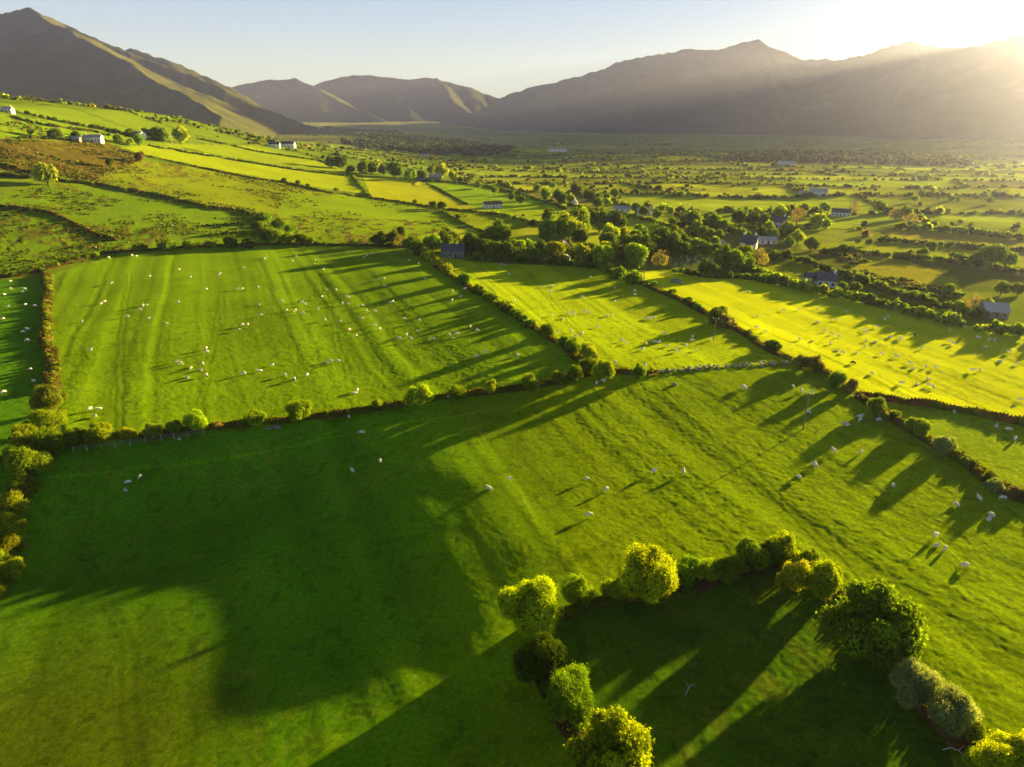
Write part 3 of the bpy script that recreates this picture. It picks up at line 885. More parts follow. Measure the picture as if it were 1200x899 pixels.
shrub_row('between the walled pasture and the middle pasture', L_WR, 4.4, 3.0, 'myymd', 'shrubs between the walled pasture and the middle pasture', 15, wr=(.6,.95), extra=[
    (500,306,17,'y',1.4),(512,313,18,'o',1.4),(525,322,20,'o',1.5),(545,333,22,'m',1.4),(640,397,20,'m',1.7),(660,407,16,'m',1.6),(672,414,22,'m',1.5),(690,424,30,'o',1.4)])
L_MR = [(706,314),(740,328),(770,341),(800,354),(830,369),(852,380),(880,398),(910,415),(935,427),(955,432),(978,447),(1003,460)]
bank('stony bank between the middle pasture and the long pasture', L_MR, 1.0, 1.3, (.11,.09,.04), seed=17)
shrub_row('between the middle pasture and the long pasture', L_MR, 4.2, 2.3, 'dmdmy', 'shrubs between the middle pasture and the long pasture', 19, wr=(.6,.9), extra=[
    (710,319,19,'m',1.4),(724,326,22,'m',1.4),(741,332,21,'m',1.6),(766,338,9,'m',2.2),(838,379,30,'d',1.5),(850,384,24,'b',1.4),(905,412,22,'d',1.4),(938,432,24,'g',1.3),(955,437,22,'b',1.8),(979,455,26,'m',1.4),(997,461,16,'p',2.2)])
L_LP = [(1008,463),(1050,471),(1100,478),(1150,487),(1200,498),(1290,520)]
bank('brown bracken bank below the long pasture', L_LP, 1.3, 1.2, (.16,.10,.03), seed=21)
shrub_row('on the brown bank below the long pasture', L_LP, 3.3, 1.1, 'omobd', 'low shrubs on the bank below the long pasture', 23, wr=(.7,1.1))
L_SE = [(1003,464),(1030,480),(1060,500),(1085,514),(1110,530),(1140,550),(1165,570),(1200,588),(1260,620),(1330,655)]
bank('overgrown bank running down from the pole to the lane', L_SE, 1.0, 1.5, seed=25)
shrub_row('down the bank beside the power pole', L_SE, 4.2, 1.6, 'mymyg', 'shrubs down the bank beside the power pole', 27, wr=(.6,.95), extra=[
    (1026,486,24,'y',1.6),(1034,492,16,'g',1.6),(1068,506,20,'y',1.7),(1078,512,26,'m',1.5),(1104,532,30,'s',1.5),(1130,545,13,'m',1.6),(1158,567,18,'d',1.7),(1163,577,22,'s',1.5),(1190,584,24,'p',1.1)])
L_TOP = [(-20,326),(20,323),(45,318),(80,309),(120,297),(160,294),(190,292),(220,290),(260,288),(300,287),(340,287),(380,287),(430,288),(480,290)]
bank('bank of dead bracken along the top of the walled pasture', L_TOP, .9, 1.8, (.14,.085,.03), seed=29)
shrub_row('along the top of the walled pasture', L_TOP, 5.2, 2.1, 'mdymy', 'shrubs along the top of the walled pasture', 31, wr=(.6,1.0), extra=[
    (195,293,22,'m',1.3),(165,294,18,'m',1.3),(222,291,18,'m',1.2),(270,290,20,'d',1.4),(290,290,16,'d',1.4),(246,290,16,'y',1.2)])
# ------------------------------------------------ the paddock hedge in front
L_P1 = [(652,722),(700,705),(745,697),(790,693),(850,676),(900,664),(935,660),(955,672),(985,705),(1010,745),(1040,775),(1090,840),(1135,885),(1190,950)]
L_P2 = [(650,716),(632,745),(628,775),(640,800),(660,840),(690,890),(715,940)]
bank('earth bank round the far side of the shaded paddock', L_P1, .9, 1.1, (.14,.09,.05), seed=33)
bank('dark earth bank on the near side of the shaded paddock', L_P2, .9, 1.2, (.10,.07,.04), seed=35)
G = 'trees on the paddock bank'
def tree_px(px, py, wpx, tint, label, group, asp=1.15, lod=None, base=.2, name='tree'):
    """crown centred near (px,py) in the photo: py is the foot of the tree"""
    p = at(px, py); r = size_at(p, wpx) / 2
    return tree(tuple(p), 2 * r * asp, r, tint, label, group, lod, base, name=name)
tree_px(618,742,74,'Y','round bright yellow-green tree at the corner of the paddock bank',G,.95,base=.12)
tree_px(634,800,64,'d','dark round-crowned tree with pale trunk showing on the near bank',G,1.0,base=.22)
tree_px(664,842,72,'m','two-toned mid-green tree with sunlit top on the near bank',G,.95,base=.1)
tree_px(712,912,98,'Y','broad large-leaved yellow-green tree nearest the camera on the paddock bank',G,.85,'bigleaf',.08)
tree_px(760,705,68,'Y','feathery yellow tree standing tallest on the far paddock bank',G,1.0,base=.08)
tree_px(1014,764,112,'m','big dome of dark glossy leaves at the paddock corner',G,.74,'bigleaf',.06)
tree_px(1066,822,58,'s','silvery hawthorn in blossom below the big dark tree',G,.95,base=.1)
tree_px(1112,858,58,'s','smaller grey blossoming hawthorn next down the paddock bank',G,.95,base=.1)
tree_px(1180,925,84,'Y','bright yellow-green tree at the end of the paddock bank',G,.9,base=.08)
for px, py, w_, t, lb in [(676,708,46,'m','low dark-leaved shrub between the corner tree and feathery tree'),
        (806,682,40,'m','upright shrub just right of the feathery yellow tree'),(826,680,34,'y','yellow-topped shrub in the middle of the paddock hedge'),
        (846,680,34,'m','drooping shrub next to the yellow-topped one in the paddock hedge'),(878,668,42,'m','wide shrub in the thin part of the paddock hedge'),
        (722,702,34,'y','low yellow-green shrub on the open stretch of the paddock bank'),(786,688,30,'d','dark low shrub behind the feathery yellow tree'),(862,672,30,'y','small bright shrub between the drooping and wide shrubs'),(896,664,34,'m','leafy shrub just left of the bend in the paddock hedge'),(944,676,30,'m','added shrub on the bank right of the bend in the paddock hedge'),
        (915,662,44,'y','tall leafy shrub at the bend of the paddock hedge'),(930,694,44,'o','golden-olive shrub standing inside the bend of the paddock'),
        (962,704,40,'y','small shrub hard against the big dark tree'),(970,694,28,'y','added thin upright shrub between the bend and the big dark tree'),(1036,775,30,'y','low yellow-green shrub under the big dark tree'),(1048,798,26,'b','brown twiggy shrub under the silvery hawthorn'),
        (1135,868,36,'y','yellow shrub tucked behind the smaller hawthorn'),(1145,905,40,'Y','low golden shrub at the foot of the paddock bank'),(700,900,40,'d','dark shrub under the large-leaved tree'),(652,812,36,'d','dark shrub between the two-toned tree and the pale trunk')]:
    p = at(px, py); r = size_at(p, w_) / 2
    shrub(tuple(p), r * (2.5 if px in (962, 970, 944) else 1.75 if 870 < px < 970 else 1.45), r, t, lb, 'shrubs on the paddock bank')  # taller at the bend, two added, to break up sun on the paddock
# ================================================================== the tree belt and the trees beyond
TREES = """
447 289 20 d;460 287 18 d;485 299 24 m;507 295 24 m;528 289 26 d;552 299 28 d;568 301 24 d;584 289 30 m;580 305 24 d;596 305 24 d;610 303 20 y;622 307 22 m;640 288 28 m;650 307 26 Y;632 307 18 d;642 263 20 d
667 285 38 y;652 285 28 m;680 288 22 d;680 312 26 Y;694 312 16 d;706 313 30 m;684 271 28 d;702 272 28 d;722 271 24 d;715 287 24 Y;730 285 20 o;712 294 24 d;744 287 18 m;740 300 26 m;731 306 22 d;764 302 28 d;744 313 30 m;775 296 28 d;786 299 26 d;773 314 22 b
811 268 20 d;836 267 16 m;846 271 16 m;858 273 13 y;866 281 14 m;862 286 9 y;892 280 14 d;904 282 16 m;914 279 12 d;933 286 18 Y;924 290 14 m;921 276 16 Y;828 324 20 d;848 317 28 m;861 319 26 m;874 318 20 m;887 314 24 b;906 307 15 d;921 305 14 d
804 301 20 m;815 298 18 m;825 301 18 m;838 301 16 m;793 302 20 d;803 265 15 m;788 264 10 m;785 253 10 y;816 273 14 y;825 277 12 m;833 281 13 m;841 283 13 m;866 263 18 d;882 264 18 d;896 267 18 d;865 258 10 y;913 259 18 Y;933 263 20 b;900 273 14 m
950 294 16 d;940 257 18 d;927 255 16 d;955 256 16 d;957 269 18 Y;968 269 14 y;1050 258 16 b;1060 256 16 m;1065 263 16 b;1000 249 14 b;1030 250 14 m;988 296 12 m;1005 287 9 m;1018 288 9 m;1090 295 14 d;1080 301 12 m;1066 300 8 d;1160 313 30 m;1145 311 20 m;1178 313 22 m
1111 348 16 m;1122 366 16 y;1140 364 22 b;1155 364 18 o;1172 346 18 m;1192 346 16 d;958 333 12 d;988 339 11 m;1002 343 12 d;1072 237 9 y;1080 231 9 y;1160 239 9 y
480 213 18 m;517 209 16 Y;531 213 12 Y;462 208 18 d;450 205 14 d;435 204 14 d;425 204 14 d;412 203 10 b;400 198 16 d;388 197 14 d;495 211 12 d;506 205 10 d
66 164 15 d;36 159 9 d;90 165 11 d;57 217 27 g;140 169 11 m;154 160 11 o;163 171 13 m;153 171 9 y;172 162 11 d;182 164 14 m;194 167 16 m;213 169 20 Y;165 191 12 b;130 196 11 d
333 214 6 d;350 218 7 d;361 220 5 d;394 225 6 b;486 239 6 d;507 245 10 d;518 246 11 d;537 258 7 d
308 262 20 m;318 285 24 m;341 274 16 m;353 286 18 d;328 270 18 m;336 286 18 m;304 272 16 m;362 287 14 m;410 286 14 b;427 287 14 b;441 288 14 m;470 290 18 b
600 236 10 m;610 240 12 d;640 234 14 m;655 238 14 d;668 240 12 y;700 244 14 m;712 243 12 y;690 236 14 d;745 249 12 m;755 254 12 d;770 258 12 m;775 250 10 y;720 233 12 m;675 228 12 d;630 226 10 y;648 222 10 m;580 228 9 y;560 222 9 m
"""
rows = []
for ln in TREES.strip().splitlines():
    for it in ln.split(';'):
        a = it.split(); rows.append((float(a[0]), float(a[1]), float(a[2]), a[3]))
xr = random.Random(21)
for px, py, w_, t in list(rows):
    if 455 < px < 930 and 283 < py < 322 and t != 'b' and not 515 < px < 545 and xr.random() < .5:
        rows.append((px + xr.uniform(4, 14) , py - xr.uniform(3, 9), w_ * xr.uniform(.75, 1.0), xr.choice('mdmdy')))
    elif 780 < px < 980 and 245 < py <= 283 and xr.random() < .6:
        rows.append((px + xr.uniform(-12, 12), py - xr.uniform(0, 8), w_ * .85, xr.choice('mdmy')))
ZONES = [   # name, test on the photo position, group
 ('in the wood behind the grey stone house', lambda x, y: 440 <= x < 690 and y > 276, 'trees in the wood behind the stone house'),
 ('in the wood by the graveyard', lambda x, y: 690 <= x < 800 and y > 276, 'trees in the wood by the graveyard'),
 ('in the flat-topped clump on the tree field', lambda x, y: 640 <= x < 735 and 259 < y <= 276, 'trees in the flat-topped clump'),
 ('around the gabled white house', lambda x, y: 800 <= x < 930 and y > 274, 'trees around the slate-roofed house'),
 ('in the grove above the gabled house', lambda x, y: 780 <= x < 980 and 245 < y <= 274, 'trees in the grove above the slate-roofed house'),
 ('below the long white bungalow', lambda x, y: 930 <= x < 1210 and 274 < y < 320, 'trees below the long bungalow'),
 ('beside the thick hedge of the long pasture', lambda x, y: x >= 930 and y >= 320, 'trees beside the thick hedge'),
 ('near the long white bungalow', lambda x, y: x >= 980 and y <= 274, 'trees near the long bungalow'),
 ('in the row by the grey barn', lambda x, y: 380 <= x < 540 and y < 216, 'trees in the row by the grey barn'),
 ('around the hillside farmhouse', lambda x, y: x < 240 and y < 220, 'trees around the hillside farmhouse'),
 ('on the thin hedges of the yellow fields', lambda x, y: 325 <= x < 545 and 210 < y < 262, 'small trees on the thin hedges'),
 ('in the scrub below the rushy pasture', lambda x, y: 300 <= x < 475 and y >= 262, 'trees at the corner of the rushy pasture'),
 ('behind the low white cottage sheds', lambda x, y: 540 <= x < 780 and y <= 259, 'trees behind the cottage sheds'),
]
def x_low(px, py): return .72 if px < 400 and py > 255 else 1.0
left = list(rows)
for zn, test, grp in ZONES:
    sel = sorted([q for q in left if test(q[0], q[1])]); left = [q for q in left if not test(q[0], q[1])]
    for n, (px, py, w_, t) in enumerate(sel):
        p = at(px, py); r = size_at(p, w_) / 2
        low = x_low(px, py)
        tree(tuple(p), r * 2 * random.uniform(.85, 1.1) * low, r * 1.06, t,
             f"{WORD[t]} tree, {ordinal(n + 1)} from the left {zn}", grp, lod='bare' if t == 'b' and w_ > 13 else None, base=.1 if w_ > 12 else .16)
if left: print('trees without a zone', left)

# ------------------------------------------------ continuous hedges further off
for k, (lb, ln, h, tn, kw) in enumerate([
 ('thick bushy hedge along the top of the long pasture', [(880,326),(905,331),(945,341),(1000,353),(1050,365),(1100,378),(1150,388),(1210,397),(1330,425)], 4.2, 'mmdy', {}),
 ('second bushy hedge running behind the gabled white house', [(922,302),(950,311),(975,321),(1020,336),(1060,348),(1100,362),(1150,374)], 3.4, 'mdd', {}),
 ('hedge running between white gabled house and slate-roofed house', [(862,310),(890,322),(910,330)], 3.2, 'my', {}),
 ('ragged moor hedge with dead bracken on the left hillside', [(-20,188),(20,198),(44,205),(75,213),(110,216),(150,224),(200,233),(240,243),(280,248),(298,254)], 2.6, 'bdbm', {}),
 ('broken hedge crossing the rough pasture', [(-20,240),(35,246),(65,252),(85,262),(110,274),(138,283)], 2.0, 'bdb', {}),
 ('brown hedge curving round the rough pasture corner', [(298,254),(306,262),(318,275),(335,284)], 3.2, 'bmm', {}),
 ('long thin hedge under the yellow strip', [(140,177),(195,189),(250,200),(300,210),(332,214),(375,224),(395,228),(430,232),(475,238),(515,245),(550,248),(582,252)], 1.6, 'dbd', {}),
 ('thin dark hedge above the yellow strip', [(175,172),(230,181),(298,192),(350,200),(408,207)], 2.2, 'dd', {}),
 ('uppermost hedge over the upper strip', [(232,163),(270,171),(300,178),(375,189),(400,196)], 2.2, 'dm', {}),
 ('hedge dropping down between yellow strip and yellow field', [(407,201),(418,213),(432,231)], 2.6, 'dm', {}),
 ('thin curving hedge between yellow field and green field', [(500,216),(515,222),(530,231),(548,240)], 1.4, 'd', {}),
 ('thin hedge between rushy pasture and cottage field', [(515,247),(530,255),(552,267),(575,276)], 1.6, 'dm', {}),
 ('hedge along the top of the green field', [(490,213),(530,214),(570,219),(610,228),(640,238),(665,246)], 2.4, 'dm', {}),
 ('hedge below the long white cottage', [(575,250),(600,256),(625,262),(650,266),(680,263)], 2.4, 'mdy', {}),
 ('hedge in front of the low white sheds', [(665,241),(700,247),(740,255),(770,262),(800,272),(835,286),(860,295)], 2.6, 'mdm', {}),
 ('dark crest hedge on the left hilltop', [(30,134),(60,141),(95,148),(125,153),(152,159)], 3.4, 'd', {}),
 ('lower crest hedge on the left hilltop', [(12,138),(50,147),(75,151),(112,155),(130,160)], 2.6, 'db', {}),
 ('low scrubby hedge beside the hillside farmhouse', [(20,162),(60,163),(90,166)], 2.6, 'db', {}),
 ('dark hedge below the moor', [(-20,206),(10,207),(40,210)], 3, 'db', {}),
 ('hedge along the lit scrub field', [(960,297),(1000,296),(1050,303),(1085,305),(1130,310)], 3, 'dm', {}),
 ('hedge under the plain field', [(1025,283),(1060,285),(1110,289),(1160,293),(1220,297)], 3, 'md', {}),
 ('tall scrubby hedge above the plain field', [(1050,268),(1090,270),(1150,276),(1220,284)], 4, 'mdg', {}),
 ('hedge along the low field', [(1120,304),(1160,318),(1230,325)], 3.5, 'md', {}),
 ('brushy hedge along the bottom of the lit scrub field', [(1000,320),(1040,340),(1080,352),(1125,348)], 2.2, 'bm', {}),
 ('dense shady hedge in front of the wood', [(555,304),(600,308),(640,309),(690,314),(705,314)], 3.0, 'd', {}),
 ('hedge beside the graveyard wall', [(785,318),(830,326),(870,326),(905,333)], 2.6, 'dm', {}),
]):
    hedge(lb, ln, h, tn, seed=500 + k, group='field hedges', **kw)

# ------------------------------------------------ far-off hedgerows and scrub nobody could count
rng = np.random.default_rng(77)
n = 430000
az = rng.uniform(rad(-41), rad(41), n); r = np.sqrt(rng.uniform(400 ** 2, 3100 ** 2, n))
x, y = r * np.sin(az), r * np.cos(az)
ca_, cb_, ce_ = far_cells(x, y)
sc = fbm(x / 130, y / 130, 3, 61)
keep = ((ce_ < 2.6) & (rng.random(n) < .85)) | ((sc > .54) & (rng.random(n) < .035)) | (rng.random(n) < .003)
keep &= (r < 1100) | (rng.random(n) < .33)
keep &= (r < 1500 + 500 * rng.random(n)) | (sc > .60)
# thin out with distance: beyond about a kilometre each clump stands for two
for k_, w_ in FW.items():
    keep &= ~inside(w_, x, y)
keep &= ~((x < -60) & (r < 900))
x, y, r = x[keep], y[keep], r[keep]
print('far clumps', len(x))
hs = rng.uniform(1.6, 4.4, len(x)) * np.where(rng.random(len(x)) < .12, 1.6, 1); rs = hs * rng.uniform(.55, 1.0, len(x))
pal = np.array([TINT[k] for k in 'mdmgydbm']); cols = pal[rng.integers(0, len(pal), len(x))] * rng.uniform(.7, 1.2, (len(x), 1))
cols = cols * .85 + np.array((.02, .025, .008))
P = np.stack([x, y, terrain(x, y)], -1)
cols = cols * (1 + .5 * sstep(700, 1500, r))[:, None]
nearm = r < 850
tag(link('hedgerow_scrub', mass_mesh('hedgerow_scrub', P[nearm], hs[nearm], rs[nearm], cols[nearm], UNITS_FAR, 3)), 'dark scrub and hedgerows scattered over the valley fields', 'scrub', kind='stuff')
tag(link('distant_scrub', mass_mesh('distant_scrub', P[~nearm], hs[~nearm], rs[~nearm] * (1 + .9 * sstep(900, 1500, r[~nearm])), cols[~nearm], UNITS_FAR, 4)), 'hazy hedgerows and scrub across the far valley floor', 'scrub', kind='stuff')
# dark plantations at the foot of the mountains
def wood(label, outline, n, h, tint, seed):
    a = np.array(outline, float); w_ = poly_world(outline)
    rng = np.random.default_rng(seed)
    x = rng.uniform(w_[:, 0].min(), w_[:, 0].max(), n * 6); y = rng.uniform(w_[:, 1].min(), w_[:, 1].max(), n * 6)
    m = inside(w_, x, y); x, y = x[m][:n], y[m][:n]
    if len(x) < 5: print('wood too small', label); return
    hs = h * rng.uniform(.7, 1.2, len(x)); area = abs(np.sum(w_[:, 0] * np.roll(w_[:, 1], -1) - w_[:, 1] * np.roll(w_[:, 0], -1))) / 2
    rs = np.full(len(x), max(h * .35, .62 * math.sqrt(area / len(x)))) * rng.uniform(.8, 1.2, len(x))
    cols = np.array(tint) * rng.uniform(.7, 1.2, (len(x), 1))
    tag(link('distant_wood', mass_mesh('distant_wood', np.stack([x, y, terrain(x, y)], -1), hs, rs, cols, UNITS_FAR, seed)), label, 'wood', kind='stuff')
wood('dark plantation under the middle mountains', [(380,149),(430,154),(500,163),(560,170),(600,176),(590,183),(540,183),(470,178),(400,168),(440,166)], 1500, 13, (.085, .14, .06), 601)
wood('brown-green plantation belt at the valley edge', [(850,184),(940,183),(1060,187),(1135,190),(1135,195),(1040,193),(930,190),(850,190)], 900, 14, (.15, .21, .06), 602)

# ------------------------------------------------ rushes and bracken tufts on the rough ground
def tufts(name, label, field, n, h, tints, seed, thresh, sc=30, cat='rushes'):
    w_ = FW[field]; rng = np.random.default_rng(seed)
    x = rng.uniform(w_[:, 0].min(), w_[:, 0].max(), n * 12); y = rng.uniform(w_[:, 1].min(), w_[:, 1].max(), n * 12)
    m = inside(w_, x, y) & (fbm(x / sc, y / sc, 3, seed) > thresh) & (np.hypot(x, y) < 900)
    x, y = x[m][:n], y[m][:n]
    hs = h * rng.uniform(.5, 1.5, len(x)); cols = np.array([np.array(TINT[k]) * f for k, f in zip(rng.choice(list(tints), len(x)), rng.uniform(.7, 1.4, len(x)))])
    tag(link(name, mass_mesh(name, np.stack([x, y, terrain(x, y)], -1), hs, hs * rng.uniform(.6, 1.3, len(x)), cols, UNITS_FAR, seed)), label, cat, kind='stuff')
tufts('rush_clumps', 'dark rush clumps dotted over the bright rushy pasture', 'rushy pasture', 480, .7, 'dmb', 701, .46, 40)
tufts('bracken_tufts', 'brown bracken and heather tufts over the moor', 'moor', 2200, .9, 'bbdo', 702, .42, 25, 'bracken')
tufts('bracken_tufts', 'brown and green tufts across the rough pasture', 'rough pasture', 1900, .65, 'bodo', 703, .50, 25, 'bracken')
tufts('bracken_tufts', 'scattered tufts across the upper pasture', 'upper pasture', 1200, .65, 'bodm', 704, .50, 25, 'bracken')
tufts('rush_clumps', 'dark rush clumps in the lit scrub field', 'lit scrub field', 250, 1.2, 'ddb', 705, .5, 30)
tufts('bracken_tufts', 'dark tufts in the top field', 'top field', 200, 1.0, 'dd', 706, .55, 30, 'bracken')
# ================================================================== sheep
def sheep_mat():
    m, nt, out = new_mat('fleece')
    at_ = nt.nodes.new('ShaderNodeAttribute'); at_.attribute_name = 'Col'
    tc = nt.nodes.new('ShaderNodeTexCoord')
    nz = noise(nt, tc.outputs['Object'], 14, 4)
    f = ramp(nt, nz.outputs['Fac'], [(.3, (.8, .8, .78, 1)), (.7, (1.1, 1.1, 1.1, 1))])
    c = mixcol(nt, 'MULTIPLY', 1.0, at_.outputs['Color'], f)
    bp = nt.nodes.new('ShaderNodeBump'); bp.inputs['Strength'].default_value = .5; bp.inputs['Distance'].default_value = .03
    nt.links.new(nz.outputs['Fac'], bp.inputs['Height'])
    b = nt.nodes.new('ShaderNodeBsdfPrincipled'); b.inputs['Roughness'].default_value = .95
    nt.links.new(c, b.inputs['Base Color']); nt.links.new(bp.outputs[0], b.inputs['Normal'])
    nt.links.new(b.outputs[0], out.inputs[0])
    return m
FLEECE = sheep_mat()

def sheep_mesh(pose, face, wool=(.97, .94, .86)):
    v = []; e = []; r = []
    def add(p, rad_, parent=None):
        v.append(p); r.append(rad_)
        if parent is not None: e.append((parent, len(v) - 1))
        return len(v) - 1
    dz = -.34 if pose == 'lying' else 0
    pel = add((-.36, 0, .66 + dz), .205); mid = add((0, 0, .63 + dz), .265, pel); ch = add((.33, 0, .66 + dz), .215, mid)
    if pose == 'grazing': pts = [((.52, 0, .52), .115), ((.62, 0, .30), .085), ((.68, 0, .17), .08), ((.76, 0, .05), .045)]
    elif pose == 'lying': pts = [((.50, 0, .46), .12), ((.58, 0, .62), .09), ((.68, 0, .66), .082), ((.80, 0, .58), .048)]
    else: pts = [((.50, 0, .78), .12), ((.58, 0, .94), .09), ((.68, 0, .98), .085), ((.82, 0, .89), .048)]
    k = ch
    for n, (p, rr_) in enumerate(pts):
        k = add(p, rr_, k)
        if n == 2: head = k
    hx, _, hz_ = v[head]
    for s in (-1, 1):
        add((hx - .05, s * .15, hz_ + .03), .022, head)
        if pose == 'lying':
            a = add((.40, s * .16, .14), .07, ch); b = add((.56, s * .15, .05), .035, a); add((.40, s * .15, .035), .03, b)
            a = add((-.34, s * .22, .20), .10, pel); b = add((-.20, s * .26, .06), .04, a); add((-.36, s * .26, .04), .03, b)
        else:
            a = add((.33, s * .12, .42), .075, ch); b = add((.33, s * .12, .22), .037, a); add((.34, s * .12, 0), .034, b)
            a = add((-.37, s * .13, .44), .10, pel); b = add((-.44, s * .13, .24), .04, a); add((-.40, s * .13, 0), .034, b)
    add((-.58, 0, .52 + dz), .03, pel)
    me = bpy.data.meshes.new('sk'); me.from_pydata(v, e, [])
    o = bpy.data.objects.new('sk', me); COL.objects.link(o)
    o.modifiers.new('s', 'SKIN'); o.modifiers.new('u', 'SUBSURF').levels = 2
    for i, sv in enumerate(me.skin_vertices[0].data):
        sv.radius = (r[i], r[i]); sv.use_root = (i == 0)
    dg = bpy.context.evaluated_depsgraph_get(); dg.update()
    out = bpy.data.meshes.new_from_object(o.evaluated_get(dg)); out.name = 'sheep'
    bpy.data.objects.remove(o); bpy.data.meshes.remove(me)
    n = len(out.vertices); co_ = np.empty(n * 3, np.float32); out.vertices.foreach_get('co', co_); co_ = co_.reshape(-1, 3)
    hd = (np.linalg.norm(co_ - np.array(v[head]), axis=1) < .2) & (co_[:, 0] > hx - .1)
    leg = (co_[:, 2] < .30 + (dz * .8)) & (np.hypot(co_[:, 0] / 1.4, 0) > .2) if pose != 'lying' else (co_[:, 2] < .1)
    c = np.ones((n, 4), np.float32); c[:, :3] = wool
    c[hd | leg, :3] = face
    body = ~(hd | leg)
    co_[body] += ((fbm(co_[body, 0] * 14 + 9, co_[body, 1] * 14 + co_[body, 2] * 9, 2, 5) - .5) * .06)[:, None] * np.array([[.4, 1, .8]])
    out.vertices.foreach_set('co', co_.ravel())
    a = out.color_attributes.new('Col', 'FLOAT_COLOR', 'POINT'); a.data.foreach_set('color', c.ravel())
    out.materials.clear(); out.materials.append(FLEECE)
    out.polygons.foreach_set('use_smooth', np.ones(len(out.polygons), bool)); out.update()
    return out
CREAM, BLACKF = (.62, .56, .47), (.035, .03, .028)
SHEEP = {('grazing', 0): sheep_mesh('grazing', CREAM), ('grazing', 1): sheep_mesh('grazing', BLACKF), ('standing', 0): sheep_mesh('standing', CREAM),
         ('standing', 1): sheep_mesh('standing', BLACKF), ('lying', 0): sheep_mesh('lying', CREAM), ('lying', 1): sheep_mesh('lying', BLACKF),
         ('grazing', 2): sheep_mesh('grazing', BLACKF, (.05, .045, .04))}

def zm(x0, y0, k, s):
    a = np.array([[float(t) for t in q.split(',')] for q in s.split()]); return [(x0 + u / k, y0 + w / k) for u, w in a]
FLOCK = {
 'walled pasture': zm(0, 280, 4, "840,150 703,180 892,185 1143,137 1032,165 1026,172 970,242 1115,238 1138,238 528,210 522,214 492,300 472,307 836,302 685,312 672,320 656,336 598,368 696,375 384,390 782,404 1163,407 1122,430 1137,410 425,528 968,520 968,536 828,580 846,590 896,612 940,617 951,592 878,652 968,645 1143,638 422,806 466,800 512,95 445,834")
  + zm(300, 280, 4, "50,90 42,96 188,85 173,108 280,102 275,122 316,148 430,70 508,92 520,80 543,75 718,105 762,120 600,190 575,195 605,225 792,188 12,232 330,240 376,245 310,277 432,280 406,307 432,309 120,298 12,310 145,340 178,342 187,340 217,302 232,313 219,352 292,333 498,320 518,340 557,345 627,300 640,299 22,363 324,385 395,392 498,378 557,410 438,428 581,427 471,460 697,376 766,387 757,438 706,455 672,472 728,474 828,472 906,453 920,467 942,450 1004,418 1037,435 1037,557 1074,539 18,622 75,594 330,583 352,577 384,580 136,643 180,663 240,645 466,727 476,717 920,292 958,273 920,250 1226,587"),
 'dark pasture': zm(0, 280, 4, "50,200 22,263 50,238 108,254 116,240 38,321 120,313 162,319 15,380 110,442 133,430 128,482 143,618 160,672 17,725"),
 'rough pasture': zm(0, 100, 4, "755,652 808,662 512,812 620,802 640,806 450,765"),
 'middle pasture': zm(300, 280, 4, "1145,130 1165,130 1150,122 1185,172 978,240")
  + zm(600, 300, 4, "368,103 148,148 184,147 205,145 180,172 330,197 482,150 575,170 575,188 8,215 185,285 232,298 262,277 280,272 296,280 345,268 360,270 445,287 470,282 402,337 480,215 632,297 648,297 668,297 714,367 300,383 330,370 278,360 218,362 515,402 536,415 628,420 613,443 668,410 687,412 728,428 772,436 770,455 815,427 845,385 842,403 862,447 925,397 484,508 622,516"),
 'long pasture': zm(600, 300, 4, "1107,172 1150,285 1145,340 1188,360 705,92 757,77")
  + zm(900, 350, 4, "72,60 143,57 233,52 370,67 445,27 232,113 318,103 563,88 546,103 508,137 450,150 455,162 263,158 300,172 330,182 460,202 500,207 292,217 205,203 148,198 453,232 320,247 350,260 415,257 570,184 620,190 620,200 850,152 848,118 918,137 850,205 870,217 720,237 600,276 530,265 1130,253 1020,237 1035,200 1060,203 985,190 1085,297 1165,310 665,310 678,333 740,323 783,328 955,343 990,340 487,357 622,405 752,380 755,413 775,425 700,405 1180,480 770,95"),
 'far right strip': zm(900, 350, 4, "613,477 870,538 875,522 990,543 1068,608 1127,623 1155,665 517,458"),
 'near pasture': zm(900, 350, 4, "115,420 155,440 203,443 187,538 417,467 430,556 430,577 517,577 372,603 355,592 307,722 435,727 217,788 142,846 585,886")
  + zm(700, 440, 2.4, "157,275 242,277 24,325 1010,366 1073,351 1108,398 1100,408 1140,350 950,455 953,481 977,491 1033,540 611,257")
  + zm(300, 440, 3, "327,150 373,207 437,308 340,341 889,369 820,406 1161,370 1170,497 678,80") + zm(0, 450, 4, "658,441 603,469 590,501") + zm(600, 300, 4, "26,467 397,603 427,594 1090,627 1083,620"),
}
FLOCK['walled pasture'].remove(FLOCK['walled pasture'][-1])
WHERE = {'walled pasture': 'the walled pasture', 'dark pasture': 'the dark pasture', 'rough pasture': 'the rough pasture', 'middle pasture': 'the middle pasture',
         'long pasture': 'the long yellow pasture', 'far right strip': 'the narrow strip', 'near pasture': 'the big near pasture'}
srng = random.Random(42); n_sheep = 0
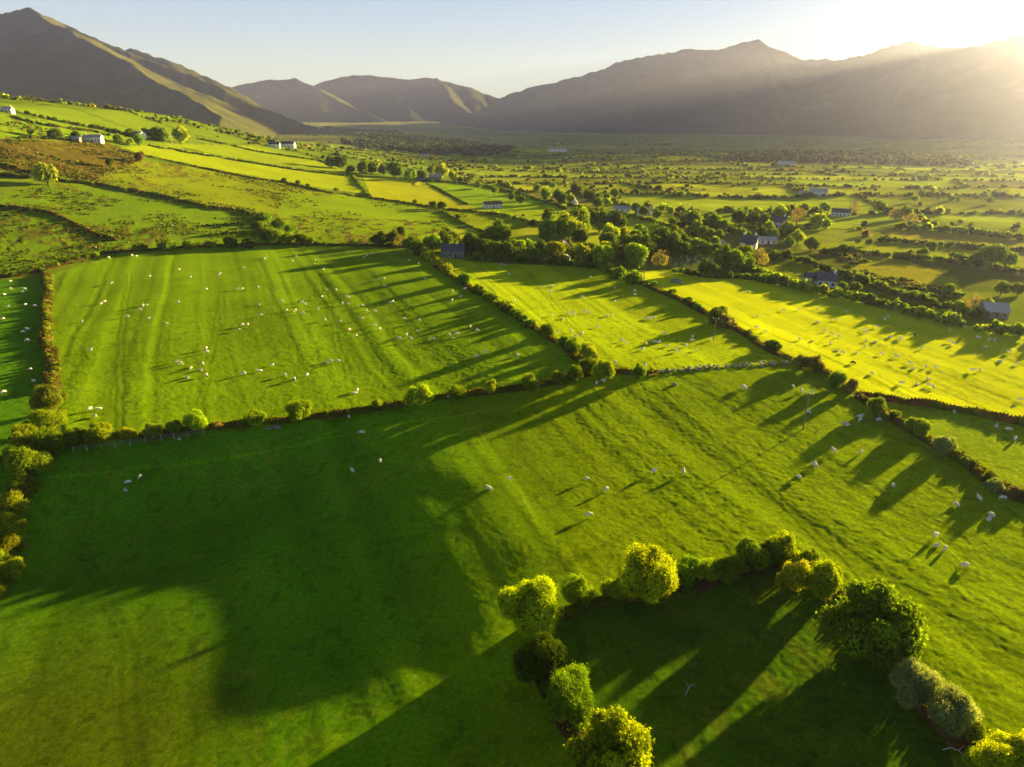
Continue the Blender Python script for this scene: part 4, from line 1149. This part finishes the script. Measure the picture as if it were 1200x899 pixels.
for field, pts in FLOCK.items():
    P = ground([p[0] for p in pts], [p[1] for p in pts])
    recs = []
    xs = [p[0] for p in pts]; ys = [p[1] for p in pts]
    nx = 1 if len(pts) < 10 else (2 if len(pts) < 30 else 4); ny = 1 if len(pts) < 10 else (2 if len(pts) < 30 else 3)
    qx = [np.quantile(xs, k / nx) for k in range(1, nx)]; qy = [np.quantile(ys, k / ny) for k in range(1, ny)]
    cells = {}
    for (px, py), p in zip(pts, P):
        pose = srng.choices(['grazing', 'standing', 'lying'], [.62, .2, .18])[0]; f = 1 if srng.random() < .25 else 0
        cells.setdefault((sum(px > q for q in qx), sum(py > q for q in qy)), []).append((px, py, p, pose, f))
    for (cx, cy), it in cells.items():
        it.sort(key=lambda q: q[0])
        hw = {1: [''], 2: ['left', 'right'], 4: ['far left', 'left centre', 'right centre', 'far right']}[nx][cx]
        vw = {1: [''], 2: ['upper', 'lower'], 3: ['top', 'middle', 'bottom']}[ny][cy]
        zone = (f'in the {vw} {hw} of ' if hw else 'in ') + WHERE[field].replace('the ', '')
        for n, (px, py, p, pose, f) in enumerate(it):
            act = {'grazing': 'grazing', 'standing': 'standing', 'lying': 'lying'}[pose]
            o = link('sheep', SHEEP[(pose, f)]); n_sheep += 1
            s = srng.uniform(.92, 1.15) * (1.0 + .06 * (dist_cam(p) > 150))
            o.location = (p[0], p[1], p[2] + .01); o.scale = (s, s, s); o.rotation_euler = (0, 0, srng.uniform(0, 6.28))
            tag(o, f"white sheep {act}, {ordinal(n + 1)} from left {zone}", 'sheep', 'sheep in ' + WHERE[field])
for px, py in ((350, 355), (1072, 394), (999, 427)):
    p = at(px, py); o = link('sheep', SHEEP[('grazing', 2)]); o.location = tuple(p); o.scale = (1.2,) * 3; o.rotation_euler = (0, 0, px)
    tag(o, {350: 'only black sheep in the walled pasture', 1072: 'dark sheep among white ones high in the long yellow pasture', 999: 'dark sheep alone near the foot of the long yellow pasture'}[px], 'sheep', 'black sheep')
print('sheep', n_sheep)

# ================================================================== buildings
WHITEWALL = simple_mat('white render', (.92, .92, .92), .9, .1, 2)
CREAMWALL = simple_mat('cream render', (.62, .56, .48), .9, .12, 2)
STONE = simple_mat('grey stone', (.30, .28, .26), .95, .5, 2.5)
WALLSTONE = simple_mat('lichened stone', (.36, .35, .31), .95, .6, 1.2)
PALESTONE = simple_mat('pale stone', (.5, .48, .44), .95, .35, 3)
SLATE = simple_mat('slate', (.11, .12, .15), .6, .3, 1.5, .5)
LIGHTROOF = simple_mat('light grey roofing', (.55, .57, .6), .5, .15, 1, .5)
BROWNTILE = simple_mat('brown tiles', (.20, .13, .10), .8, .3, 2)
GLASS = simple_mat('dark window glass', (.03, .035, .04), .1, .1, 2, .6)
FRAME = simple_mat('painted frame', (.7, .7, .68), .6, .05, 2)
DOORM = simple_mat('painted door', (.12, .07, .05), .6, .15, 3)
WOOD = simple_mat('weathered wood', (.24, .20, .16), .9, .3, 5)
DEADWOOD = simple_mat('bleached dead wood', (.55, .52, .47), .9, .2, 8)
PORCELAIN = simple_mat('white insulator', (.8, .8, .8), .3, .02, 5)

def house(label, px, py, L, W, H, RH, rot, wall=None, roof=None, nwin=3, chim=(-.5, .5), cat='house', name='house', door=True, annex=None):
    """gabled building: length L along local x, front toward local -y"""
    p = at(px, py); wall = wall or WHITEWALL; roof = roof or SLATE
    root = tag(empty(name, (p[0], p[1], p[2] - .15), rad(rot)), label, cat)
    mb = MB(); x, y = L / 2, W / 2
    mb.add([(-x,-y,-1),(x,-y,-1),(x,y,-1),(-x,y,-1),(-x,-y,H),(x,-y,H),(x,y,H),(-x,y,H),(-x,0,H+RH),(x,0,H+RH)],
           [(0,1,5,4),(2,3,7,6),(1,2,6,9,5),(3,0,4,8,7)])
    w_ = mb.build('wall', wall, root)
    mb = MB(); t = .18; ov = .3; k = RH / y
    for s in (-1, 1):
        e0, e1 = y + ov, H - ov * k
        a = [(-x-ov, s*e0, e1+.03), (x+ov, s*e0, e1+.03), (x+ov, 0, H+RH+.03), (-x-ov, 0, H+RH+.03)]
        b = [(q[0], q[1], q[2] + t) for q in a]
        fs = [(0,1,2,3),(7,6,5,4),(0,4,5,1),(1,5,6,2),(2,6,7,3),(3,7,4,0)]
        mb.add(a + b, fs if s > 0 else [f[::-1] for f in fs])
    rf = mb.build('roof', roof, root)
    for c in chim:
        mb = MB(); cx = c * (L - 1.0)
        mb.box(cx-.4, cx+.4, -.32, .32, H+RH-.5, H+RH+1.0); mb.box(cx-.47, cx+.47, -.39, .39, H+RH+1.0, H+RH+1.12)
        for d in (-.18, .18): mb.tube([(cx+d, 0, H+RH+1.12), (cx+d, 0, H+RH+1.4)], [.1, .09], 6)
        mb.build('chimney', wall, rf)
    def window(cx, cy, cz, ww, hh, face):
        mb = MB(); pb = MB(); f = .09
        def bx(m, u0, u1, v0, v1, d0, d1):
            if face == 'f': m.box(cx+u0, cx+u1, cy-d1, cy-d0, cz+v0, cz+v1)
            elif face == 'b': m.box(cx+u0, cx+u1, cy+d0, cy+d1, cz+v0, cz+v1)
            else:
                sg = 1 if cx > 0 else -1
                a_, b_ = sorted((cx + sg*d0, cx + sg*d1)); m.box(a_, b_, cy+u0, cy+u1, cz+v0, cz+v1)
        bx(mb, -ww/2-f, -ww/2, -hh/2, hh/2, .004, .08); bx(mb, ww/2, ww/2+f, -hh/2, hh/2, .004, .08)
        bx(mb, -ww/2-f, ww/2+f, hh/2, hh/2+f, .004, .08); bx(mb, -ww/2-f-.05, ww/2+f+.05, -hh/2-f, -hh/2, .004, .13)
        bx(mb, -.03, .03, -hh/2, hh/2, .03, .06)
        o = mb.build('window', FRAME, root); bx(pb, -ww/2, ww/2, -hh/2, hh/2, .004, .028); pb.build('pane', GLASS, o)
    di = nwin // 2 if door else -1
    for i in range(nwin):
        cx = -x + L * (i + .5) / nwin
        if i == di:
            mb = MB(); mb.box(cx-.5, cx+.5, -y-.07, -y-.004, 0, 2.05); d_ = mb.build('door', DOORM, root)
            mb = MB(); mb.box(cx+.34, cx+.42, -y-.12, -y-.072, .98, 1.06); mb.build('handle', FRAME, d_)
        else: window(cx, -y, min(1.45, H * .55), .95, min(1.15, H * .45), 'f')
        if i % 2 == 0: window(cx, y, min(1.45, H * .55), .95, min(1.15, H * .45), 'b')
    for sx in (-1, 1): window(sx * x, 0, H + RH * .12 if RH > 2 else H * .55, .8, 1.0, 's')
    if annex:
        ax, al, aw, ah = annex
        mb = MB(); mb.box(ax - al/2, ax + al/2, -y - aw, -y - .006, -1, ah)
        b0 = len(mb.V)
        mb.build('porch', wall, root)
        mb = MB(); mb.add([(ax-al/2-.15,-y-aw-.15,ah+.01),(ax+al/2+.15,-y-aw-.15,ah+.01),(ax+al/2+.15,-y-.006,ah+.7),(ax-al/2-.15,-y-.006,ah+.7),
                           (ax-al/2-.15,-y-aw-.15,ah+.15),(ax+al/2+.15,-y-aw-.15,ah+.15),(ax+al/2+.15,-y-.006,ah+.85),(ax-al/2-.15,-y-.006,ah+.85)],
                          [(0,3,2,1),(4,5,6,7),(0,1,5,4),(1,2,6,5),(2,3,7,6),(3,0,4,7)])
        mb.build('porch_roof', roof, root)
    return root
house('grey stone house with bare slate roof at the edge of the wood', 531, 301, 10.5, 6.2, 3.6, 2.6, 3, STONE, SLATE, 4, (.5,), name='stone_house')
house('long low white cottage with brown roof standing in green fields', 577, 243.5, 14, 6, 2.9, 2.0, 22, WHITEWALL, BROWNTILE, 5, (-.1, .5), name='cottage')
house('white farmhouse with pale roof high on the left hillside', 110, 166.5, 13.5, 7, 3.6, 2.2, 8, WHITEWALL, LIGHTROOF, 5, (-.4, .45), name='farmhouse')
house('small pale-roofed house half hidden in hillside trees', 163, 161.5, 12, 7, 3.2, 2.4, -28, WHITEWALL, LIGHTROOF, 3, (.4,))
house('grey tin-roofed shed left of the hillside farmhouse', 89, 166, 7, 5, 2.4, 1.4, 10, STONE, LIGHTROOF, 2, (), 'shed', 'shed')
house('tiny white house on the left hilltop edge', 10, 132, 8, 5, 2.8, 1.8, 0, WHITEWALL, LIGHTROOF, 3, (.4,))
house('white gabled house with dark slate roof among the trees', 877, 291, 8, 6, 3.6, 3.3, -28, WHITEWALL, SLATE, 3, (-.4, .4), annex=(1, 4, 3, 2.6))
house('long low white outbuilding behind the gabled white house', 899, 285.5, 9, 4.5, 2.4, 1.4, -6, WHITEWALL, LIGHTROOF, 3, (), 'outbuilding', 'outbuilding')
house('low grey-roofed shed left of the gabled white house', 838, 290, 8, 5, 2.3, 1.5, 4, CREAMWALL, LIGHTROOF, 2, (), 'shed', 'shed')
house('white house with blank gable and dormer behind bright trees', 911, 266.5, 9.5, 7, 3.6, 3.2, -28, WHITEWALL, SLATE, 3, (.4,))
house('white farmhouse with rounded end building on the open plain', 958, 230, 15, 9, 4.2, 2.6, -22, WHITEWALL, LIGHTROOF, 5, (-.4,), name='farmhouse')
house('low white shed left of the farmhouse on the plain', 946, 230.5, 8, 6, 2.8, 1.2, 14, WHITEWALL, LIGHTROOF, 2, (), 'shed', 'shed')
house('tiny white store standing alone left of the plain farmhouse', 940, 228.5, 5, 4, 2.6, 1.2, 0, WHITEWALL, LIGHTROOF, 1, (), 'shed', 'shed', False)
house('long white bungalow with grey roof in front of brown woods', 985, 253.5, 12, 6, 3.0, 2.4, -26, WHITEWALL, SLATE, 5, (-.3, .35), name='bungalow')
house('white slate-roofed house set in the thick hedge', 968, 335, 7, 5.5, 2.8, 2.6, -24, WHITEWALL, SLATE, 3, (.42,))
house('small white annex left of the house in the hedge', 950, 331, 5, 4, 2.5, 1.5, -40, WHITEWALL, SLATE, 2, (), 'outbuilding', 'outbuilding')
house('grey-roofed barn behind bare golden trees on the right', 1163, 371, 7, 5.5, 2.6, 2.2, -12, STONE, LIGHTROOF, 3, (), 'barn', 'barn')
house('pale shed with long light roof at the edge of the tree field', 729, 248, 12, 7, 2.6, 1.4, -8, WHITEWALL, LIGHTROOF, 3, (), 'shed', 'shed')
house('white cottage with grey roof next to the long pale shed', 755, 251.5, 10, 6, 2.7, 2.0, -14, WHITEWALL, LIGHTROOF, 3, (.4,), name='cottage')
house('small white cottage peeping out beside dark bushes', 673, 241, 6, 5, 2.8, 2.4, 80, WHITEWALL, SLATE, 2, (.4,), name='cottage')
house('grey barn with pale roof below the row of trees', 510, 210.5, 13, 8, 3.6, 2.6, 6, STONE, LIGHTROOF, 3, (), 'barn', 'barn')
house('low dark stone shed left of the grey barn', 493, 212, 8, 6, 2.6, 1.6, 4, STONE, SLATE, 2, (), 'shed', 'shed')
house('pinkish house by a farm road beyond the row of trees', 497, 183.5, 18, 9, 4.5, 3, 5, CREAMWALL, BROWNTILE, 4, (.4,))
house('long white house under the mountain on the left plain', 337, 173, 20, 9, 5, 3, 0, WHITEWALL, SLATE, 4, (-.4, .4))
house('smaller white house left of the long one under the mountain', 322, 173, 13, 8, 4, 3, 8, WHITEWALL, SLATE, 3, (.4,))
house('pale shed with flat shape far out on the valley floor', 653, 177.5, 42, 16, 5, 2, 2, WHITEWALL, LIGHTROOF, 4, (), 'shed', 'shed')
house('faint farm building among far fields on the plain', 921, 195, 24, 12, 5, 3, 0, CREAMWALL, LIGHTROOF, 4, (), 'barn', 'barn')
house('brown-roofed ruin sunk between golden trees in the wood', 661, 297, 8, 6, 3.5, 3.0, 70, STONE, BROWNTILE, 2, (.4,), 'ruin', 'ruined_house')
house('pale stone byre at the foot of the golden trees', 663, 306, 5, 4, 2.2, 1.4, 80, PALESTONE, LIGHTROOF, 1, (), 'byre', 'byre', False)

# ================================================================== graveyard, walls, stones
def stone_wall(label, ln, h, w, size, seed, mat):
    rng = np.random.default_rng(seed)
    _, g = walk(ln, 3, seed=seed)
    seg = np.hypot(*(g[1:, :2] - g[:-1, :2]).T); cum = np.concatenate([[0], np.cumsum(seg)])
    n = int(cum[-1] * h / size / size * 1.5) + 4
    s = rng.uniform(0, cum[-1], n); x = np.interp(s, cum, g[:, 0]) + rng.normal(0, w * .4, n); y = np.interp(s, cum, g[:, 1]) + rng.normal(0, w * .4, n)
    z = terrain(x, y) + rng.uniform(0, 1, n) * h * (.5 + .5 * np.sin(s * .9) ** 2)
    V0, F0 = ICO1; Vs = []; Fs = []; Cs = []
    for i in range(n):
        sc = size * rng.uniform(.5, 1.3) * np.array([rng.uniform(.8, 1.3), rng.uniform(.7, 1.1), rng.uniform(.5, .8)]) * .6
        v = V0 * rng.uniform(.8, 1.15, (len(V0), 1)) * sc; a = rng.uniform(0, 6.28)
        v = np.stack([v[:, 0] * math.cos(a) - v[:, 1] * math.sin(a), v[:, 0] * math.sin(a) + v[:, 1] * math.cos(a), v[:, 2]], 1)
        Vs.append(v + [x[i], y[i], z[i]]); Fs.append(F0 + i * len(V0))
    o = link('stone_wall', mesh_np('stone_wall', np.vstack(Vs), np.vstack(Fs), mats=[mat]))
    return tag(o, label, 'stone wall')
stone_wall('tumbled wall of pale boulders closing the foot of the middle pasture', [(735,440),(770,437),(800,434),(830,431),(860,430),(900,427),(930,427)], .9, 1.3, .62, 5, WALLSTONE)
stone_wall('dry stone wall in front of the graveyard', [(782,314),(800,316),(820,317),(850,318),(868,317)], 1.1, .3, .5, 6, STONE)
stone_wall('low stone wall continuing along the lane past the graveyard', [(838,322),(860,323),(885,322),(905,328)], .9, .4, .6, 8, STONE)

mb = MB()
for k, (w_, h_) in enumerate([(.9, 1.25)]):
    pr = [(-w_/2, 0), (w_/2, 0), (w_/2, h_*.7), (w_*.36, h_*.9), (0, h_), (-w_*.36, h_*.9), (-w_/2, h_*.7)]
    vs = [(a, -.1, b) for a, b in pr] + [(a, .1, b) for a, b in pr]; n = len(pr)
    mb.add(vs, [tuple(range(n)), tuple(range(2*n-1, n-1, -1))] + [(i, i+n, (i+1) % n + n, (i+1) % n) for i in range(n)])
    mb.box(-.6, .6, -.22, .22, -.2, .14)
def grave_mat():
    m, nt, out = new_mat('headstone')
    oi = nt.nodes.new('ShaderNodeObjectInfo'); tc = nt.nodes.new('ShaderNodeTexCoord'); nz = noise(nt, tc.outputs['Object'], 6, 3)
    c = mixcol(nt, 'MULTIPLY', .5, oi.outputs['Color'], nz.outputs['Color'])
    d = nt.nodes.new('ShaderNodeBsdfDiffuse'); nt.links.new(c, d.inputs[0]); nt.links.new(d.outputs[0], out.inputs[0]); return m
hs_me = mb.mesh('headstone', [grave_mat()])
grng = random.Random(8)
for row in range(6):
    for k in range(9):
        px = 787 + k * 9 + row * 1.2 + grng.uniform(-2, 2); py = 303.5 + row * 1.9 + grng.uniform(-.4, .4)
        p = at(px, py); o = link('headstone', hs_me); o.location = (p[0], p[1], p[2]); s = grng.uniform(.8, 1.35); o.scale = (s, s, s)
        o.rotation_euler = (grng.uniform(-.06, .06), 0, .35 + grng.uniform(-.15, .15))
        o.color = grng.choice([(.75, .72, .68, 1), (.8, .8, .8, 1), (.6, .42, .36, 1), (.45, .42, .4, 1), (.3, .22, .2, 1), (.7, .5, .45, 1)])
        tag(o, 'small headstone standing in rows in the graveyard among the trees', 'headstone', 'headstones in the graveyard')

def boulder(label, px, py, size, mat, seed, flat=.6):
    p = at(px, py); rng = np.random.default_rng(seed)
    V0, F0 = ICO2; d = 1 + .35 * (fbm(V0[:, 0] * 1.6 + seed, V0[:, 1] * 1.6 + V0[:, 2] * 1.3, 3, seed) - .5) * 2
    v = V0 * d[:, None] * np.array([size, size * .7, size * flat]) * .5
    o = link('boulder', mesh_np('boulder', v, F0, mats=[mat])); o.location = (p[0], p[1], p[2] + size * flat * .2); o.rotation_euler = (0, 0, seed)
    tag(o, label, 'boulder')
for i, a in enumerate([('broad grey boulder lying in grass below the graveyard', 791, 331, 4.4, STONE, .5), ('pale stone right of the broad grey boulder', 799, 332.5, 1.6, PALESTONE, .6), ('lighter slab leaning on the broad grey boulder', 794, 329.5, 2.0, PALESTONE, .7),
        ('flat grey slab under the bank by the round yellow shrub', 325, 501, 2.2, STONE, .3), ('smaller grey slab left of the flat one under the bank', 315, 503, 1.6, STONE, .35),
        ('dark stone alone in the near pasture below the boulder wall', 791, 451, 1.5, STONE, .5), ('pinkish stone in the bank between the walled and near pastures', 210, 515, 1.0, PALESTONE, .6)]):
    boulder(a[0], a[1], a[2], a[3], a[4], 31 + i, a[5])

# ================================================================== poles, fence, fallen wood
def pole(label, px, py, hpx, mat=WOOD, arm=True, th=.15):
    p = at(px, py); h = size_at(p, hpx) / math.cos(PITCH) * 1.02
    root = tag(empty('utility_pole', tuple(p), -.5), label, 'utility pole')
    mb = MB(); mb.tube([(0, 0, -.4), (0, 0, h * .5), (0, 0, h)], [th, th * .85, th * .7], 10); mb.build('post', mat, root, smooth=True)
    if arm:
        mb = MB(); mb.box(-.85, .85, th * .72, th * .72 + .12, h - .45, h - .3)
        cr = mb.build('crossarm', WOOD, root)
        for s in (-.75, .75):
            mb = MB(); mb.tube([(s, th * .72 + .06, h - .3), (s, th * .72 + .06, h - .2), (s, th * .72 + .06, h - .05), (s, th * .72 + .06, h + .06)], [.05, .13, .15, .05], 8)
            mb.build('insulator', PORCELAIN, cr, smooth=True)
pole('wooden power pole with crossarm alone in the near pasture', 941, 503, 42)
pole('wooden power pole beside the middle pasture hedge', 836, 399, 25)
pole('dark wooden pole next to the graveyard trees', 754, 335, 28, th=.17)
pole('white pole by the hillside farmhouse trees', 202, 171, 12, PORCELAIN, False, .22)
pole('pale pole in front of the row of trees', 450, 205, 13, PORCELAIN, False, .25)

root = None
pts, _ = walk([(84,531),(110,526),(140,524),(175,518),(215,513),(240,509)], 2.6, .15, .02, 91)
root = tag(empty('wire_fence', pts[0]), 'short wire fence with pale posts under the bank of the walled pasture', 'fence')
mb0 = MB(); mb0.tube([(0, 0, -.3), (0, 0, .75), (0, 0, 1.3)], [.07, .065, .055], 6); pm = mb0.mesh('post', [DEADWOOD])
for p in pts:
    o = link('post', pm, root, (p[0] - pts[0][0], p[1] - pts[0][1], p[2] - pts[0][2])); o.rotation_euler = (random.uniform(-.08, .08), random.uniform(-.08, .08), 0)
for hgt in (.45, .85, 1.2):
    mb = MB(); mb.tube([(p[0] - pts[0][0], p[1] - pts[0][1], p[2] - pts[0][2] + hgt) for p in pts], [.018] * len(pts), 4); mb.build('wire', PALESTONE, root)

def branch(label, px, py, L, rz, seed, curl=.0, mat=DEADWOOD):
    p = at(px, py); rng = random.Random(seed); mb = MB()
    main = [(L * (t - .5), math.sin(t * 5) * curl, .12 + .25 * t + .2 * math.sin(t * 3)) for t in (0, .25, .5, .75, 1)]
    mb.tube(main, [.075, .065, .055, .04, .015], 7)
    q = main[2]; mb.tube([q, (q[0] + L * .15, q[1] + L * .18, q[2] + .25), (q[0] + L * .22, q[1] + L * .36, q[2] + .3)], [.05, .035, .012], 6)
    q = main[3]; mb.tube([q, (q[0] + L * .05, q[1] - L * .14, q[2] + .12), (q[0] + L * .12, q[1] - L * .22, q[2] + .1)], [.035, .025, .01], 6)
    o = mb.build('fallen_branch', mat, None, tuple(p), True); o.rotation_euler = (0, 0, rz); tag(o, label, 'branch')
branch('bleached forked branch lying in the shaded paddock', 807, 810, 1.9, .9, 3)
branch('long pale curved dead branch trailing from the smaller hawthorn', 1122, 886, 2.6, -.5, 5, .5)
